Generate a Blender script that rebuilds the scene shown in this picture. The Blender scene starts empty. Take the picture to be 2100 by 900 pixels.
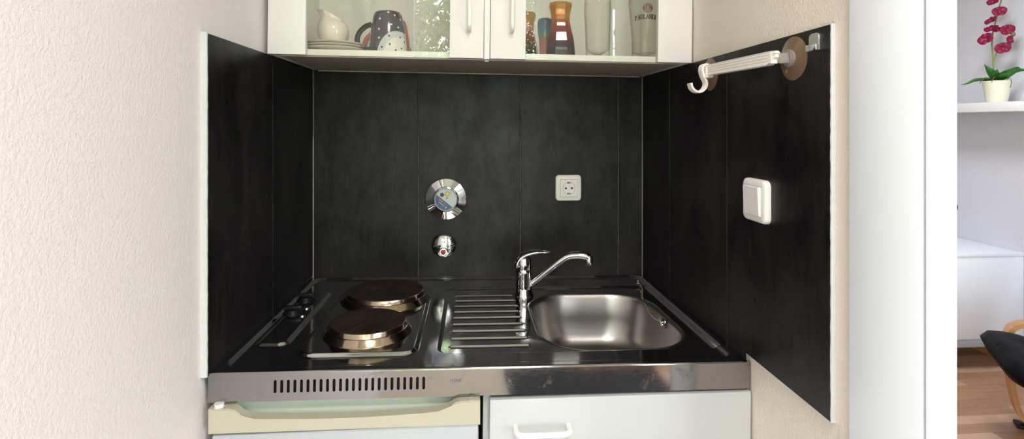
import bpy, bmesh, math, random
import numpy as np
from mathutils import Vector, Matrix
random.seed(7); PI = math.pi
SC = bpy.context.scene; COL = SC.collection

# ---------------------------------------------------------------- materials
def nmat(name):
    m = bpy.data.materials.new(name); m.use_nodes = True
    nt = m.node_tree; nt.nodes.clear()
    out = nt.nodes.new('ShaderNodeOutputMaterial')
    return m, nt, out
def N(nt, t, **kw):
    n = nt.nodes.new(t)
    for k, v in kw.items(): setattr(n, k, v)
    return n
def L(nt, a, b): nt.links.new(a, b)
def coords(nt, scale=(1, 1, 1), rot=(0, 0, 0), kind='Object'):
    tc = N(nt, 'ShaderNodeTexCoord'); mp = N(nt, 'ShaderNodeMapping')
    mp.inputs['Scale'].default_value = scale; mp.inputs['Rotation'].default_value = rot
    L(nt, tc.outputs[kind], mp.inputs['Vector']); return mp.outputs['Vector']
def noise(nt, vec, scale, detail=3, rough=.5, dist=0):
    n = N(nt, 'ShaderNodeTexNoise'); L(nt, vec, n.inputs['Vector'])
    n.inputs['Scale'].default_value = scale; n.inputs['Detail'].default_value = detail
    n.inputs['Roughness'].default_value = rough; n.inputs['Distortion'].default_value = dist
    return n.outputs['Fac']
def ramp(nt, fac, stops):
    r = N(nt, 'ShaderNodeValToRGB'); L(nt, fac, r.inputs['Fac']); e = r.color_ramp.elements
    while len(e) < len(stops): e.new(.5)
    for el, (p, c) in zip(e, stops):
        el.position = p; el.color = (c[0], c[1], c[2], 1) if not isinstance(c, (int, float)) else (c, c, c, 1)
    return r.outputs['Color']
def P(name, col, rough=.5, metal=0, bump=None, var=None, coat=0, spec=.5, rvar=None):
    """col colour; bump (scale, distance, detail); var (scale, colour2); rvar (scale, lo, hi)"""
    m, nt, out = nmat(name); b = N(nt, 'ShaderNodeBsdfPrincipled')
    b.inputs['Base Color'].default_value = (*col, 1); b.inputs['Roughness'].default_value = rough
    b.inputs['Metallic'].default_value = metal; b.inputs['Coat Weight'].default_value = coat
    b.inputs['Specular IOR Level'].default_value = spec
    vec = coords(nt)
    if var:
        f = noise(nt, vec, var[0], 5, .6)
        L(nt, ramp(nt, f, [(.3, col), (.7, var[1])]), b.inputs['Base Color'])
    if rvar:
        f = noise(nt, vec, rvar[0], 5, .6)
        L(nt, ramp(nt, f, [(.35, rvar[1]), (.7, rvar[2])]), b.inputs['Roughness'])
    if bump:
        f = noise(nt, vec, bump[0], bump[2] if len(bump) > 2 else 3, .55)
        bp = N(nt, 'ShaderNodeBump'); bp.inputs['Strength'].default_value = 1
        bp.inputs['Distance'].default_value = bump[1]
        L(nt, f, bp.inputs['Height']); L(nt, bp.outputs['Normal'], b.inputs['Normal'])
    L(nt, b.outputs[0], out.inputs['Surface']); return m

M = {}
M['plaster'] = P('plaster', (.77, .735, .735), .85, bump=(210, .0013, 4))
M['plaster_warm'] = P('plaster_warm', (.80, .73, .655), .85, bump=(210, .0013, 4))
M['ceiling'] = P('ceiling_white', (.82, .81, .79), .9, bump=(90, .001))
M['wall_grey'] = P('wall_grey', (.62, .63, .70), .9, bump=(140, .0012, 4))
M['grout_edge'] = P('grout_edge', (.60, .61, .625), .85, bump=(220, .001, 4))
M['white_paint'] = P('white_paint', (.87, .925, .99), .38, bump=(40, .0004))
M['seal'] = P('grey_seal', (.40, .44, .50), .6)
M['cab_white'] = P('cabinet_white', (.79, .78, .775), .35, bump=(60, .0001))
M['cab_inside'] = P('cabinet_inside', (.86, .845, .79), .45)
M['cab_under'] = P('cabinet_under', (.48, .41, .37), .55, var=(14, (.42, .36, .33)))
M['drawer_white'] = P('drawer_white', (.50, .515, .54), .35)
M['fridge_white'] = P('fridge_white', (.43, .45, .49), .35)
M['fridge_cream'] = P('fridge_cream', (.47, .445, .355), .42, bump=(500, .0001))
M['fridge_scoop'] = P('fridge_scoop', (.46, .51, .43), .45)
M['white_plastic'] = P('white_plastic', (.85, .84, .82), .3)
M['ivory_plastic'] = P('ivory_plastic', (.84, .82, .79), .32)
M['rail_plastic'] = P('rail_plastic', (.84, .79, .76), .35)
M['black_plastic'] = P('black_plastic', (.006, .006, .007), .4, spec=.2)
M['dark_void'] = P('dark_void', (.008, .008, .009), .7)
M['chrome'] = P('chrome', (.60, .605, .62), .04, 1)
M['chrome_soft'] = P('chrome_soft', (.70, .70, .71), .22, 1)
M['iron'] = P('cast_iron', (.030, .019, .014), .5, 0, bump=(300, .0004), var=(22, (.015, .011, .009)), rvar=(30, .42, .6), spec=.3)
M['ring_steel'] = P('ring_steel', (.50, .40, .30), .16, 1, rvar=(60, .10, .18))
M['white_ceramic'] = P('white_ceramic', (.84, .77, .69), .12, coat=.4)
M['saucer_ceramic'] = P('saucer_ceramic', (.80, .76, .68), .15, coat=.4)
M['mug_orange'] = P('mug_orange', (.52, .13, .045), .12, coat=.4)
M['mug_dark'] = P('mug_dark', (.020, .014, .018), .12)
M['red_plastic'] = P('red_plastic', (.6, .03, .03), .35)
M['dial_white'] = P('dial_white', (.62, .64, .68), .35)
M['dial_blue'] = P('dial_blue', (.045, .09, .27), .35)
M['dial_yellow'] = P('dial_yellow', (.8, .68, .05), .35)
M['print_black'] = P('print_black', (.012, .011, .014), .5)
M['print_brown'] = P('print_brown', (.06, .025, .035), .5)
M['print_tan'] = P('print_tan', (.30, .17, .07), .5)
M['print_pale'] = P('print_pale', (.75, .70, .62), .5)
M['beko_reflection'] = P('painted_beko_reflection', (.16, .16, .18), .5, .5)  # flat colour for the lettering reflection painted on the apron
M['soil'] = P('soil', (.05, .035, .025), .9, bump=(200, .002))
M['pot'] = P('cream_pot', (.74, .74, .60), .22, coat=.3)
M['petal'] = P('petal', (.25, .003, .05), .5, var=(60, (.14, .002, .028)), spec=.3)
M['lip'] = P('petal_lip', (.42, .07, .09), .5)
M['leaf'] = P('orchid_leaf', (.014, .085, .012), .35, var=(40, (.03, .15, .02)))
M['stem'] = P('orchid_stem', (.20, .24, .05), .5)
M['root'] = P('orchid_root', (.16, .08, .035), .7)
M['bud'] = P('orchid_bud', (.14, .15, .05), .5)
M['lowboard'] = P('lowboard_white', (.79, .85, .94), .3)
M['lowboard_trim'] = P('lowboard_trim', (.36, .38, .44), .4)
M['shelf_white'] = P('shelf_white', (.70, .70, .71), .4)
M['leather'] = P('black_leather', (.004, .004, .006), .5, bump=(28, .003, 6), spec=.06)
M['foliage_a'] = P('foliage_a', (.17, .23, .10), .55, var=(3, (.36, .42, .25)))
M['foliage_b'] = P('foliage_b', (.13, .18, .09), .55, var=(3, (.38, .42, .28)))
M['bark'] = P('bark', (.09, .065, .045), .9, bump=(30, .02))
M['lawn'] = P('lawn', (.12, .2, .06), .95, bump=(60, .02))
M['rug'] = P('dark_rug', (.012, .014, .020), .95, bump=(400, .002))
M['lino'] = P('beige_vinyl', (.46, .39, .33), .45, var=(9, (.40, .34, .29)))
M['mirror'] = P('mirror_glass', (.85, .87, .86), .01, 1)
M['mirror_frame'] = P('mirror_frame', (.30, .37, .30), .4)
M['blind'] = P('blind_slats', (.55, .54, .50), .6)

def steel(name, col, r0, r1, stretch, wav=None, stain=None, aniso=0):
    m, nt, out = nmat(name); b = N(nt, 'ShaderNodeBsdfPrincipled')
    b.inputs['Base Color'].default_value = (*col, 1); b.inputs['Metallic'].default_value = 1
    b.inputs['Anisotropic'].default_value = aniso
    f = noise(nt, coords(nt, stretch), 60, 4, .6)
    rr_ = ramp(nt, f, [(.3, r0), (.7, r1)])
    if stain:
        f2 = noise(nt, coords(nt), stain[0], 6, .65, .4)
        mx = N(nt, 'ShaderNodeMix', data_type='RGBA'); mx.inputs['Factor'].default_value = 0
        L(nt, ramp(nt, f2, [(stain[1], 0.), (stain[1] + .12, 1.)]), mx.inputs['Factor'])
        L(nt, rr_, mx.inputs[6]); mx.inputs[7].default_value = (stain[2],) * 3 + (1,)
        rr_ = mx.outputs[2]
        cx = N(nt, 'ShaderNodeMix', data_type='RGBA')
        L(nt, ramp(nt, f2, [(stain[1], 0.), (stain[1] + .15, 1.)]), cx.inputs['Factor'])
        cx.inputs[6].default_value = (*col, 1); cx.inputs[7].default_value = (*[c * .82 for c in col], 1)
        L(nt, cx.outputs[2], b.inputs['Base Color'])
    L(nt, rr_, b.inputs['Roughness'])
    if wav:
        f = noise(nt, coords(nt), wav[0], 1, .4); bp = N(nt, 'ShaderNodeBump')
        bp.inputs['Distance'].default_value = wav[1]; L(nt, f, bp.inputs['Height']); L(nt, bp.outputs[0], b.inputs['Normal'])
    L(nt, b.outputs[0], out.inputs['Surface']); return m
M['steel_top'] = steel('steel_worktop', (.56, .56, .58), .07, .13, (1, 6, 1), wav=(9, .0006))
M['steel_apron'] = steel('steel_apron', (.33, .315, .31), .05, .10, (1, 1, 4), wav=(7, .0009), stain=(18, .60, .30))
M['steel_basin'] = steel('steel_basin', (.40, .385, .375), .28, .32, (1, 1, 3))

def tile_mat(name, base, c2):
    m, nt, out = nmat(name); b = N(nt, 'ShaderNodeBsdfPrincipled')
    f1 = noise(nt, coords(nt, (1, 1, .45)), 7, 6, .65, .4); f2 = noise(nt, coords(nt, (1, 1, .25)), 70, 5, .7)
    mx = N(nt, 'ShaderNodeMath', operation='MULTIPLY_ADD'); L(nt, f1, mx.inputs[0]); mx.inputs[1].default_value = .7
    m2 = N(nt, 'ShaderNodeMath', operation='MULTIPLY'); L(nt, f2, m2.inputs[0]); m2.inputs[1].default_value = .3
    L(nt, m2.outputs[0], mx.inputs[2])
    L(nt, ramp(nt, mx.outputs[0], [(.40, base), (.62, c2)]), b.inputs['Base Color'])
    L(nt, ramp(nt, f1, [(.3, .34), (.7, .46)]), b.inputs['Roughness']); f3 = noise(nt, coords(nt, (1, 1, .6)), 16, 7, .68, .3); L(nt, ramp(nt, f3, [(.30, .20), (.70, .46)]), b.inputs['Specular IOR Level'])
    bp = N(nt, 'ShaderNodeBump'); bp.inputs['Distance'].default_value = .0006; L(nt, f2, bp.inputs['Height'])
    L(nt, bp.outputs[0], b.inputs['Normal'])
    L(nt, b.outputs[0], out.inputs['Surface']); return m
M['tile'] = tile_mat('slate_tile', (.0022, .0018, .0021), (.0160, .0133, .0145))
M['joint'] = P('tile_joint', (.19, .175, .16), .9, var=(25, (.03, .03, .03)))

def glass_mat(name, tint, edge, base=.04, rough=.0, vgrad=None, diff=0.0):
    """clear glass: what lies behind shows through, tinted, with a Fresnel reflection"""
    m, nt, out = nmat(name)
    lw = N(nt, 'ShaderNodeLayerWeight'); lw.inputs['Blend'].default_value = .5
    pw = N(nt, 'ShaderNodeMath', operation='POWER'); L(nt, lw.outputs['Facing'], pw.inputs[0]); pw.inputs[1].default_value = 5
    fr = N(nt, 'ShaderNodeMath', operation='MULTIPLY_ADD'); L(nt, pw.outputs[0], fr.inputs[0])
    fr.inputs[1].default_value = 1 - base; fr.inputs[2].default_value = base
    tr = N(nt, 'ShaderNodeBsdfTransparent'); gl = N(nt, 'ShaderNodeBsdfGlossy'); gl.inputs['Roughness'].default_value = rough
    p3 = N(nt, 'ShaderNodeMath', operation='POWER'); L(nt, lw.outputs['Facing'], p3.inputs[0]); p3.inputs[1].default_value = 3
    cm = N(nt, 'ShaderNodeMix', data_type='RGBA'); L(nt, p3.outputs[0], cm.inputs['Factor'])
    cm.inputs[6].default_value = (*tint, 1); cm.inputs[7].default_value = (*edge, 1)
    col = cm.outputs[2]
    if vgrad:
        sx = N(nt, 'ShaderNodeSeparateXYZ'); L(nt, coords(nt), sx.inputs[0])
        mr = N(nt, 'ShaderNodeMapRange'); L(nt, sx.outputs['Z'], mr.inputs[0])
        mr.inputs[1].default_value = vgrad[0]; mr.inputs[2].default_value = vgrad[1]
        col = ramp(nt, mr.outputs[0], vgrad[2])
    L(nt, col, tr.inputs['Color'])
    body = tr.outputs[0]
    if diff:
        df = N(nt, 'ShaderNodeBsdfDiffuse'); L(nt, col, df.inputs['Color'])
        mb = N(nt, 'ShaderNodeMixShader'); mb.inputs[0].default_value = diff
        L(nt, tr.outputs[0], mb.inputs[1]); L(nt, df.outputs[0], mb.inputs[2]); body = mb.outputs[0]
    mx = N(nt, 'ShaderNodeMixShader'); L(nt, fr.outputs[0], mx.inputs[0])
    L(nt, body, mx.inputs[1]); L(nt, gl.outputs[0], mx.inputs[2])
    L(nt, mx.outputs[0], out.inputs['Surface']); return m
M['pane'] = glass_mat('door_pane', (.96, .97, .955), (.6, .68, .62), .034)
M['window_glass'] = glass_mat('window_glass', (.97, .98, .975), (.7, .75, .72), .03)
M['clear_glass'] = glass_mat('clear_glass', (.98, .98, .97), (.55, .54, .50), .016)
M['clear_plastic'] = glass_mat('clear_plastic', (.80, .78, .74), (.35, .33, .30), .06, .05, diff=.25)
M['cup_plastic'] = glass_mat('cup_plastic', (.34, .22, .14), (.30, .20, .13), .05, .10, diff=.5)
M['amber_glass'] = glass_mat('amber_glass', (1, 1, 1), (1, 1, 1), .05, .02, diff=.30,
    vgrad=(0, .146, [(.0, (.05, .045, .07)), (.22, (.11, .055, .075)), (.42, (.45, .06, .05)), (.60, (.68, .20, .05)), (.74, (.82, .50, .08)), (1, (.74, .46, .10))]))
M['blue_glass'] = glass_mat('blue_glass', (1, 1, 1), (1, 1, 1), .05, .02, diff=.35,
    vgrad=(0, .118, [(.0, (.72, .40, .22)), (.45, (.66, .34, .18)), (.56, (.42, .40, .18)), (.66, (.22, .42, .46)), (1, (.16, .30, .44))]))

def wood_floor():
    m, nt, out = nmat('parquet'); b = N(nt, 'ShaderNodeBsdfPrincipled')
    v = coords(nt)
    br = N(nt, 'ShaderNodeTexBrick'); L(nt, v, br.inputs['Vector'])
    br.offset = .37; br.inputs['Scale'].default_value = 1; br.inputs['Brick Width'].default_value = .46
    br.inputs['Row Height'].default_value = .066; br.inputs['Mortar Size'].default_value = .0006
    br.inputs['Mortar'].default_value = (.12, .06, .035, 1)
    br.inputs['Color1'].default_value = (0, 0, 0, 1); br.inputs['Color2'].default_value = (1, 1, 1, 1)
    g = noise(nt, coords(nt, (2.2, 34, 1)), 2.2, 6, .6, .6)
    ad = N(nt, 'ShaderNodeMix', data_type='RGBA'); ad.inputs['Factor'].default_value = .45
    L(nt, br.outputs['Color'], ad.inputs[6]); L(nt, g, ad.inputs[7])
    L(nt, ramp(nt, ad.outputs[2], [(.1, (.20, .105, .058)), (.4, (.36, .20, .115)), (.68, (.50, .31, .20)), (.95, (.62, .43, .31))]), b.inputs['Base Color'])
    b.inputs['Roughness'].default_value = .36
    L(nt, b.outputs[0], out.inputs['Surface']); return m
M['floor'] = wood_floor()
def ply():
    m, nt, out = nmat('bent_ply'); b = N(nt, 'ShaderNodeBsdfPrincipled')
    g = noise(nt, coords(nt, (6, 6, 40)), 3, 5, .6)
    L(nt, ramp(nt, g, [(.25, (.40, .19, .07)), (.75, (.58, .32, .14))]), b.inputs['Base Color'])
    b.inputs['Roughness'].default_value = .35; L(nt, b.outputs[0], out.inputs['Surface']); return m
M['ply'] = ply()
def mug_mat():
    m, nt, out = nmat('polka_mug'); b = N(nt, 'ShaderNodeBsdfPrincipled')
    b.inputs['Roughness'].default_value = .12; b.inputs['Coat Weight'].default_value = .0
    # scalloped pale field low on one side of the mug, the rest dark brown
    sx = N(nt, 'ShaderNodeSeparateXYZ'); L(nt, coords(nt), sx.inputs[0])
    def lens(cx, cz, rx, rz):
        a = N(nt, 'ShaderNodeMath', operation='SUBTRACT'); L(nt, sx.outputs['X'], a.inputs[0]); a.inputs[1].default_value = cx
        a2 = N(nt, 'ShaderNodeMath', operation='DIVIDE'); L(nt, a.outputs[0], a2.inputs[0]); a2.inputs[1].default_value = rx
        a3 = N(nt, 'ShaderNodeMath', operation='POWER'); L(nt, a2.outputs[0], a3.inputs[0]); a3.inputs[1].default_value = 2
        c = N(nt, 'ShaderNodeMath', operation='SUBTRACT'); L(nt, sx.outputs['Z'], c.inputs[0]); c.inputs[1].default_value = cz
        c2 = N(nt, 'ShaderNodeMath', operation='DIVIDE'); L(nt, c.outputs[0], c2.inputs[0]); c2.inputs[1].default_value = rz
        c3 = N(nt, 'ShaderNodeMath', operation='POWER'); L(nt, c2.outputs[0], c3.inputs[0]); c3.inputs[1].default_value = 2
        s = N(nt, 'ShaderNodeMath', operation='ADD'); L(nt, a3.outputs[0], s.inputs[0]); L(nt, c3.outputs[0], s.inputs[1])
        l = N(nt, 'ShaderNodeMath', operation='LESS_THAN'); L(nt, s.outputs[0], l.inputs[0]); l.inputs[1].default_value = 1
        return l.outputs[0]
    o1 = lens(.029, -.012, .050, .066); o2 = lens(.035, -.020, .043, .060)
    m1 = N(nt, 'ShaderNodeMix', data_type='RGBA'); L(nt, o1, m1.inputs['Factor'])
    m1.inputs[6].default_value = (.020, .013, .018, 1); m1.inputs[7].default_value = (.52, .54, .55, 1)
    m2 = N(nt, 'ShaderNodeMix', data_type='RGBA'); L(nt, o2, m2.inputs['Factor'])
    L(nt, m1.outputs[2], m2.inputs[6]); m2.inputs[7].default_value = (.72, .68, .60, 1)
    L(nt, m2.outputs[2], b.inputs['Base Color'])
    L(nt, b.outputs[0], out.inputs['Surface']); return m
M['polka'] = mug_mat()

# ---------------------------------------------------------------- mesh helpers
def obj(name, bm, mats, parent=None, smooth=40, loc=None):
    me = bpy.data.meshes.new(name)
    bmesh.ops.recalc_face_normals(bm, faces=bm.faces)
    bm.to_mesh(me); bm.free()
    for m in (mats if isinstance(mats, (list, tuple)) else [mats]): me.materials.append(M[m])
    if smooth:
        me.shade_smooth(); me.set_sharp_from_angle(angle=math.radians(smooth))
    o = bpy.data.objects.new(name, me); COL.objects.link(o)
    if loc: o.location = loc
    if parent: o.parent = parent
    return o
def empty(name, loc=(0, 0, 0), rot=(0, 0, 0)):
    o = bpy.data.objects.new(name, None); COL.objects.link(o); o.location = loc; o.rotation_euler = rot
    o.empty_display_size = .05; return o
def tag(o, label, cat, group=None):
    o['label'] = label; o['category'] = cat
    if group: o['group'] = group
    return o
def struct(o, label):
    o['kind'] = 'structure'; o['label'] = label; return o
def BM(): return bmesh.new()
def box(bm, a, b, bev=0, seg=2, mi=0):
    x0, y0, z0 = a; x1, y1, z1 = b
    t = bmesh.new()
    vs = [t.verts.new(p) for p in ((x0, y0, z0), (x1, y0, z0), (x1, y1, z0), (x0, y1, z0), (x0, y0, z1), (x1, y0, z1), (x1, y1, z1), (x0, y1, z1))]
    for f in ((0, 3, 2, 1), (4, 5, 6, 7), (0, 1, 5, 4), (1, 2, 6, 5), (2, 3, 7, 6), (3, 0, 4, 7)): t.faces.new([vs[i] for i in f])
    if bev: bmesh.ops.bevel(t, geom=t.edges[:], offset=bev, segments=seg, profile=.5, affect='EDGES')
    for f in t.faces: f.material_index = mi
    merge(bm, t); return bm
def merge(bm, t, mat=None):
    if mat is not None: bmesh.ops.transform(t, matrix=mat, verts=t.verts[:])
    me = bpy.data.meshes.new('tmp'); t.to_mesh(me); t.free(); bm.from_mesh(me); bpy.data.meshes.remove(me)
def lathe(bm, prof, n=48, mat=None, mi=0, cap=False, facet=None):
    """prof list of (r, z), revolved about z"""
    t = bmesh.new(); rings = []
    for r, z in prof:
        if r < 1e-6: rings.append([t.verts.new((0, 0, z))])
        else: rings.append([t.verts.new((r * math.cos(2 * PI * i / n), r * math.sin(2 * PI * i / n), z)) for i in range(n)])
    for A, B in zip(rings, rings[1:]):
        for i in range(n):
            j = (i + 1) % n
            q = [A[i % len(A)], A[j % len(A)], B[j % len(B)], B[i % len(B)]]
            u = []
            for v in q:
                if v not in u: u.append(v)
            if len(u) > 2: t.faces.new(u)
    for f in t.faces: f.material_index = mi
    merge(bm, t, mat); return bm
def sweep(bm, pts, rad, n=12, caps=True, mi=0, flat=None, up=None):
    """tube along pts; rad number or list; flat=(a,b) an elliptical section (side, up)"""
    t = bmesh.new(); pts = [Vector(p) for p in pts]; K = len(pts)
    rads = rad if isinstance(rad, (list, tuple)) else [rad] * K
    T = [(pts[min(i + 1, K - 1)] - pts[max(i - 1, 0)]).normalized() for i in range(K)]
    ref = Vector(up) if up else (Vector((0, 0, 1)) if abs(T[0].z) < .9 else Vector((1, 0, 0)))
    u = (ref - T[0] * ref.dot(T[0])).normalized(); rings = []
    for i in range(K):
        u = (u - T[i] * u.dot(T[i])).normalized(); s = T[i].cross(u)
        fa, fb = (flat[i] if isinstance(flat[0], (list, tuple)) else flat) if flat else (1, 1)
        rings.append([t.verts.new(pts[i] + s * math.cos(2 * PI * k / n) * rads[i] * fa + u * math.sin(2 * PI * k / n) * rads[i] * fb) for k in range(n)])
    for A, B in zip(rings, rings[1:]):
        for k in range(n): t.faces.new((A[k], A[(k + 1) % n], B[(k + 1) % n], B[k]))
    if caps: t.faces.new(rings[0][::-1]); t.faces.new(rings[-1])
    for f in t.faces: f.material_index = mi
    merge(bm, t); return bm
def strip(bm, pts, w, th, wdir, bev=0):
    """rectangular band (width w along wdir, thickness th) following pts"""
    t = bmesh.new(); pts = [Vector(p) for p in pts]; K = len(pts); wd = Vector(wdir).normalized(); rings = []
    for i in range(K):
        T = (pts[min(i + 1, K - 1)] - pts[max(i - 1, 0)]).normalized(); nn = T.cross(wd).normalized()
        rings.append([t.verts.new(pts[i] + wd * a * w / 2 + nn * b * th / 2) for a, b in ((-1, -1), (1, -1), (1, 1), (-1, 1))])
    for A, B in zip(rings, rings[1:]):
        for k in range(4): t.faces.new((A[k], A[(k + 1) % 4], B[(k + 1) % 4], B[k]))
    t.faces.new(rings[0][::-1]); t.faces.new(rings[-1])
    if bev: bmesh.ops.bevel(t, geom=[e for e in t.edges if len(e.link_faces) == 2 and e.calc_face_angle(0) > 1.2], offset=bev, segments=2, affect='EDGES')
    merge(bm, t); return bm
def prism(bm, outline, mat, depth, bev=0, mi=0):
    """2D outline (list of (a,b)) in the local xy plane, extruded 0..depth along local z, placed by mat"""
    t = bmesh.new()
    A = [t.verts.new((a, b, 0)) for a, b in outline]; B = [t.verts.new((a, b, depth)) for a, b in outline]
    t.faces.new(A[::-1]); top = t.faces.new(B); n = len(A)
    for i in range(n): t.faces.new((A[i], A[(i + 1) % n], B[(i + 1) % n], B[i]))
    if bev: bmesh.ops.bevel(t, geom=list(top.edges), offset=bev, segments=2, affect='EDGES')
    for f in t.faces: f.material_index = mi
    merge(bm, t, mat); return bm
def rrect(hx, hy, r, n=6, cx=0, cy=0):
    out = []
    for sx, sy, a0 in ((1, 1, 0), (-1, 1, 90), (-1, -1, 180), (1, -1, 270)):
        for k in range(n + 1):
            a = math.radians(a0 + 90 * k / n); out.append((cx + sx * (hx - r) + r * math.cos(a), cy + sy * (hy - r) + r * math.sin(a)))
    return out
def circle(r, n=32, cx=0, cy=0): return [(cx + r * math.cos(2 * PI * i / n), cy + r * math.sin(2 * PI * i / n)) for i in range(n)]
def bez(p0, p1, p2, p3, n=12):
    p0, p1, p2, p3 = map(Vector, (p0, p1, p2, p3))
    return [p0 * (1 - t) ** 3 + p1 * 3 * t * (1 - t) ** 2 + p2 * 3 * t * t * (1 - t) + p3 * t ** 3 for t in [i / n for i in range(n + 1)]]
def catmull(pts, n=8):
    pts = [Vector(p) for p in pts]; Q = [pts[0] * 2 - pts[1]] + pts + [pts[-1] * 2 - pts[-2]]; out = []
    for i in range(1, len(Q) - 2):
        a, b, c, d = Q[i - 1:i + 3]
        for k in range(n):
            t = k / n; out.append(.5 * ((2 * b) + (c - a) * t + (2 * a - 5 * b + 4 * c - d) * t * t + (3 * b - a - 3 * c + d) * t ** 3))
    out.append(pts[-1]); return out
def frame(o, x, y, z):
    """matrix with origin o and local axes x, y, z"""
    m = Matrix((Vector(x).normalized(), Vector(y).normalized(), Vector(z).normalized())).transposed().to_4x4()
    m.translation = Vector(o); return m
def loft(bm, rings, mat, mi=0):
    """rings: list of (half_x, half_y, corner_radius, z); closed at the last"""
    t = bmesh.new(); R_ = []
    for hx, hy, r, z in rings: R_.append([t.verts.new((x, y, z)) for x, y in rrect(hx, hy, r, 8)])
    for A, B in zip(R_, R_[1:]):
        for i in range(len(A)): t.faces.new((A[i], A[(i + 1) % len(A)], B[(i + 1) % len(A)], B[i]))
    t.faces.new(R_[-1])
    for f_ in t.faces: f_.material_index = mi
    merge(bm, t, mat); return bm
BACK = lambda x, z, y=0: frame((x, y, z), (1, 0, 0), (0, 0, 1), (0, -1, 0))          # on the back wall, local z comes out of it
RIGHT = lambda y, z, x=.5414: frame((x, y, z), (0, -1, 0), (0, 0, 1), (-1, 0, 0))     # on the right wall
def glyphs(text, size, mat=None):
    """outlines of a short text as a flat bmesh, built from the built-in font"""
    cu = bpy.data.curves.new('txt', 'FONT'); cu.body = text; cu.size = size; cu.align_x = 'CENTER'; cu.align_y = 'CENTER'
    o = bpy.data.objects.new('txt', cu); COL.objects.link(o)
    bpy.context.view_layer.update()
    dg = bpy.context.evaluated_depsgraph_get(); me = bpy.data.meshes.new_from_object(o.evaluated_get(dg))
    t = bmesh.new(); t.from_mesh(me); bpy.data.meshes.remove(me); bpy.data.objects.remove(o); bpy.data.curves.remove(cu)
    if mat is not None: bmesh.ops.transform(t, matrix=mat, verts=t.verts[:])
    return t
def copy_tree(o, parent=None):
    c = o.copy(); COL.objects.link(c)
    if parent: c.parent = parent
    for ch in list(o.children): copy_tree(ch, c)
    return c

# ---------------------------------------------------------------- key dimensions (metres)
XL, XR = -.4726, .5414            # tile faces
PL, PR = -.483, .5485             # plaster faces
CEIL = 2.5
def ct(x, y): return .9118 - .0141 * (x - XL) / 1.014 - .008 * (y + .632) / .632   # the worktop runs a little out of level

# ---------------------------------------------------------------- room shell
struct(obj('floor', box(BM(), (.56, -2.95, -.1), (3.3, 3.3, 0)), 'floor'), 'light brown strip parquet floor of the next room')
struct(obj('floor_kitchen', box(BM(), (-.7, -2.95, -.1), (.56, .1, 0)), 'lino'), 'beige vinyl floor in front of the kitchenette')
struct(obj('ceiling', box(BM(), (-.7, -3.15, CEIL), (3.3, 3.3, CEIL + .1)), 'ceiling'), 'white ceiling')
struct(obj('wall_left', box(BM(), (PL - .2, -3.15, -.1), (PL, .1, CEIL)), 'plaster'), 'rough pinkish white plaster wall left of the kitchenette')
struct(obj('wall_back', box(BM(), (PL, .012, -.1), (PR, .1, CEIL)), 'plaster_warm'), 'plaster wall behind the black tiles')
struct(obj('wall_right', box(BM(), (PR, -.906, 0), (.574, 3.2, CEIL)), 'plaster_warm'), 'cream plaster side wall right of the kitchenette')
struct(obj('wall_far_right', box(BM(), (3.0608, -3.15, -.1), (3.26, 3.3, CEIL)), 'wall_grey'), 'pale grey wall of the next room behind the orchid shelf')
struct(obj('wall_far_back', box(BM(), (.574, 3.2, -.1), (3.0608, 3.3, CEIL)), 'wall_grey'), 'grey end wall of the next room')
# window wall behind the viewer with a balcony door and a wide window
wb = BM()
WY0, WY1 = -3.15, -2.95
def wall_piece(x0, x1, z0, z1): box(wb, (x0, WY0, z0), (x1, WY1, z1))
wall_piece(PL, -.47, 0, CEIL); wall_piece(.55, 1.03, 0, CEIL); wall_piece(2.75, 3.0608, 0, CEIL)
wall_piece(-.47, .55, 2.36, CEIL); wall_piece(1.03, 2.75, 2.30, CEIL); wall_piece(-.47, .55, -.1, .08); wall_piece(1.03, 2.75, -.1, .30)
struct(obj('wall_front', wb, 'plaster'), 'plaster wall with the garden windows')
def window(name, x0, x1, z0, z1, mull, label):
    w = struct(empty(name, ((x0 + x1) / 2, WY1 - .1, z0)), label)
    cx = (x0 + x1) / 2; f = BM(); t = .05
    def b(a0, a1, c0, c1): box(f, (a0 - cx, -.035, c0 - z0), (a1 - cx, .035, c1 - z0), .006)
    b(x0, x0 + t, z0, z1); b(x1 - t, x1, z0, z1); b(x0 + t, x1 - t, z0, z0 + t); b(x0 + t, x1 - t, z1 - t, z1)
    for mx in mull: b(mx - t / 2, mx + t / 2, z0 + t, z1 - t)
    obj('frame', f, 'white_paint', w)
    obj('pane', box(BM(), (x0 + t - cx, -.006, t), (x1 - t - cx, .006, z1 - z0 - t)), 'window_glass', w, 0)
    return w
window('window_1', -.47, .55, .08, 2.36, [], 'white framed balcony door facing the garden')
w2 = window('window_2', 1.03, 2.75, .30, 2.30, [1.9], 'wide white window facing the garden')
bl = BM()
for k in range(13): box(bl, (-.80, .045, 1.10 + k * .03), (.80, .060, 1.124 + k * .03), .003)
box(bl, (-.81, .038, 1.07), (.81, .066, 1.092), .004); box(bl, (-.81, .038, 1.49), (.81, .075, 1.53), .004)
blo = obj('window_blind', bl, 'blind', None, 40, (1.89, -3.05, .55))
tag(blo, 'pale roller blind pulled part way down the wide window', 'blind')

# door post at the end of the right wall: broad white board, grey seal, rounded white edge
d = struct(empty('door_1', (.5414, -.906, 0)), 'white painted door frame at the end of the tiled wall')
obj('casing', box(BM(), (0, -.123, .0), (.0335, .0, 2.15), .0025), 'white_paint', d)
obj('seal', box(BM(), (.006, -.130, .0), (.033, -.122, 2.15)), 'seal', d)
pr = BM(); prism(pr, [(.0, -.129), (.034, -.129), (.034, -.1345), (.0325, -.1360), (.006, -.1360), (.0025, -.1350), (.0006, -.1330)], Matrix.Identity(4), 2.15)
obj('edge_trim', pr, 'white_paint', d, 50)

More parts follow.
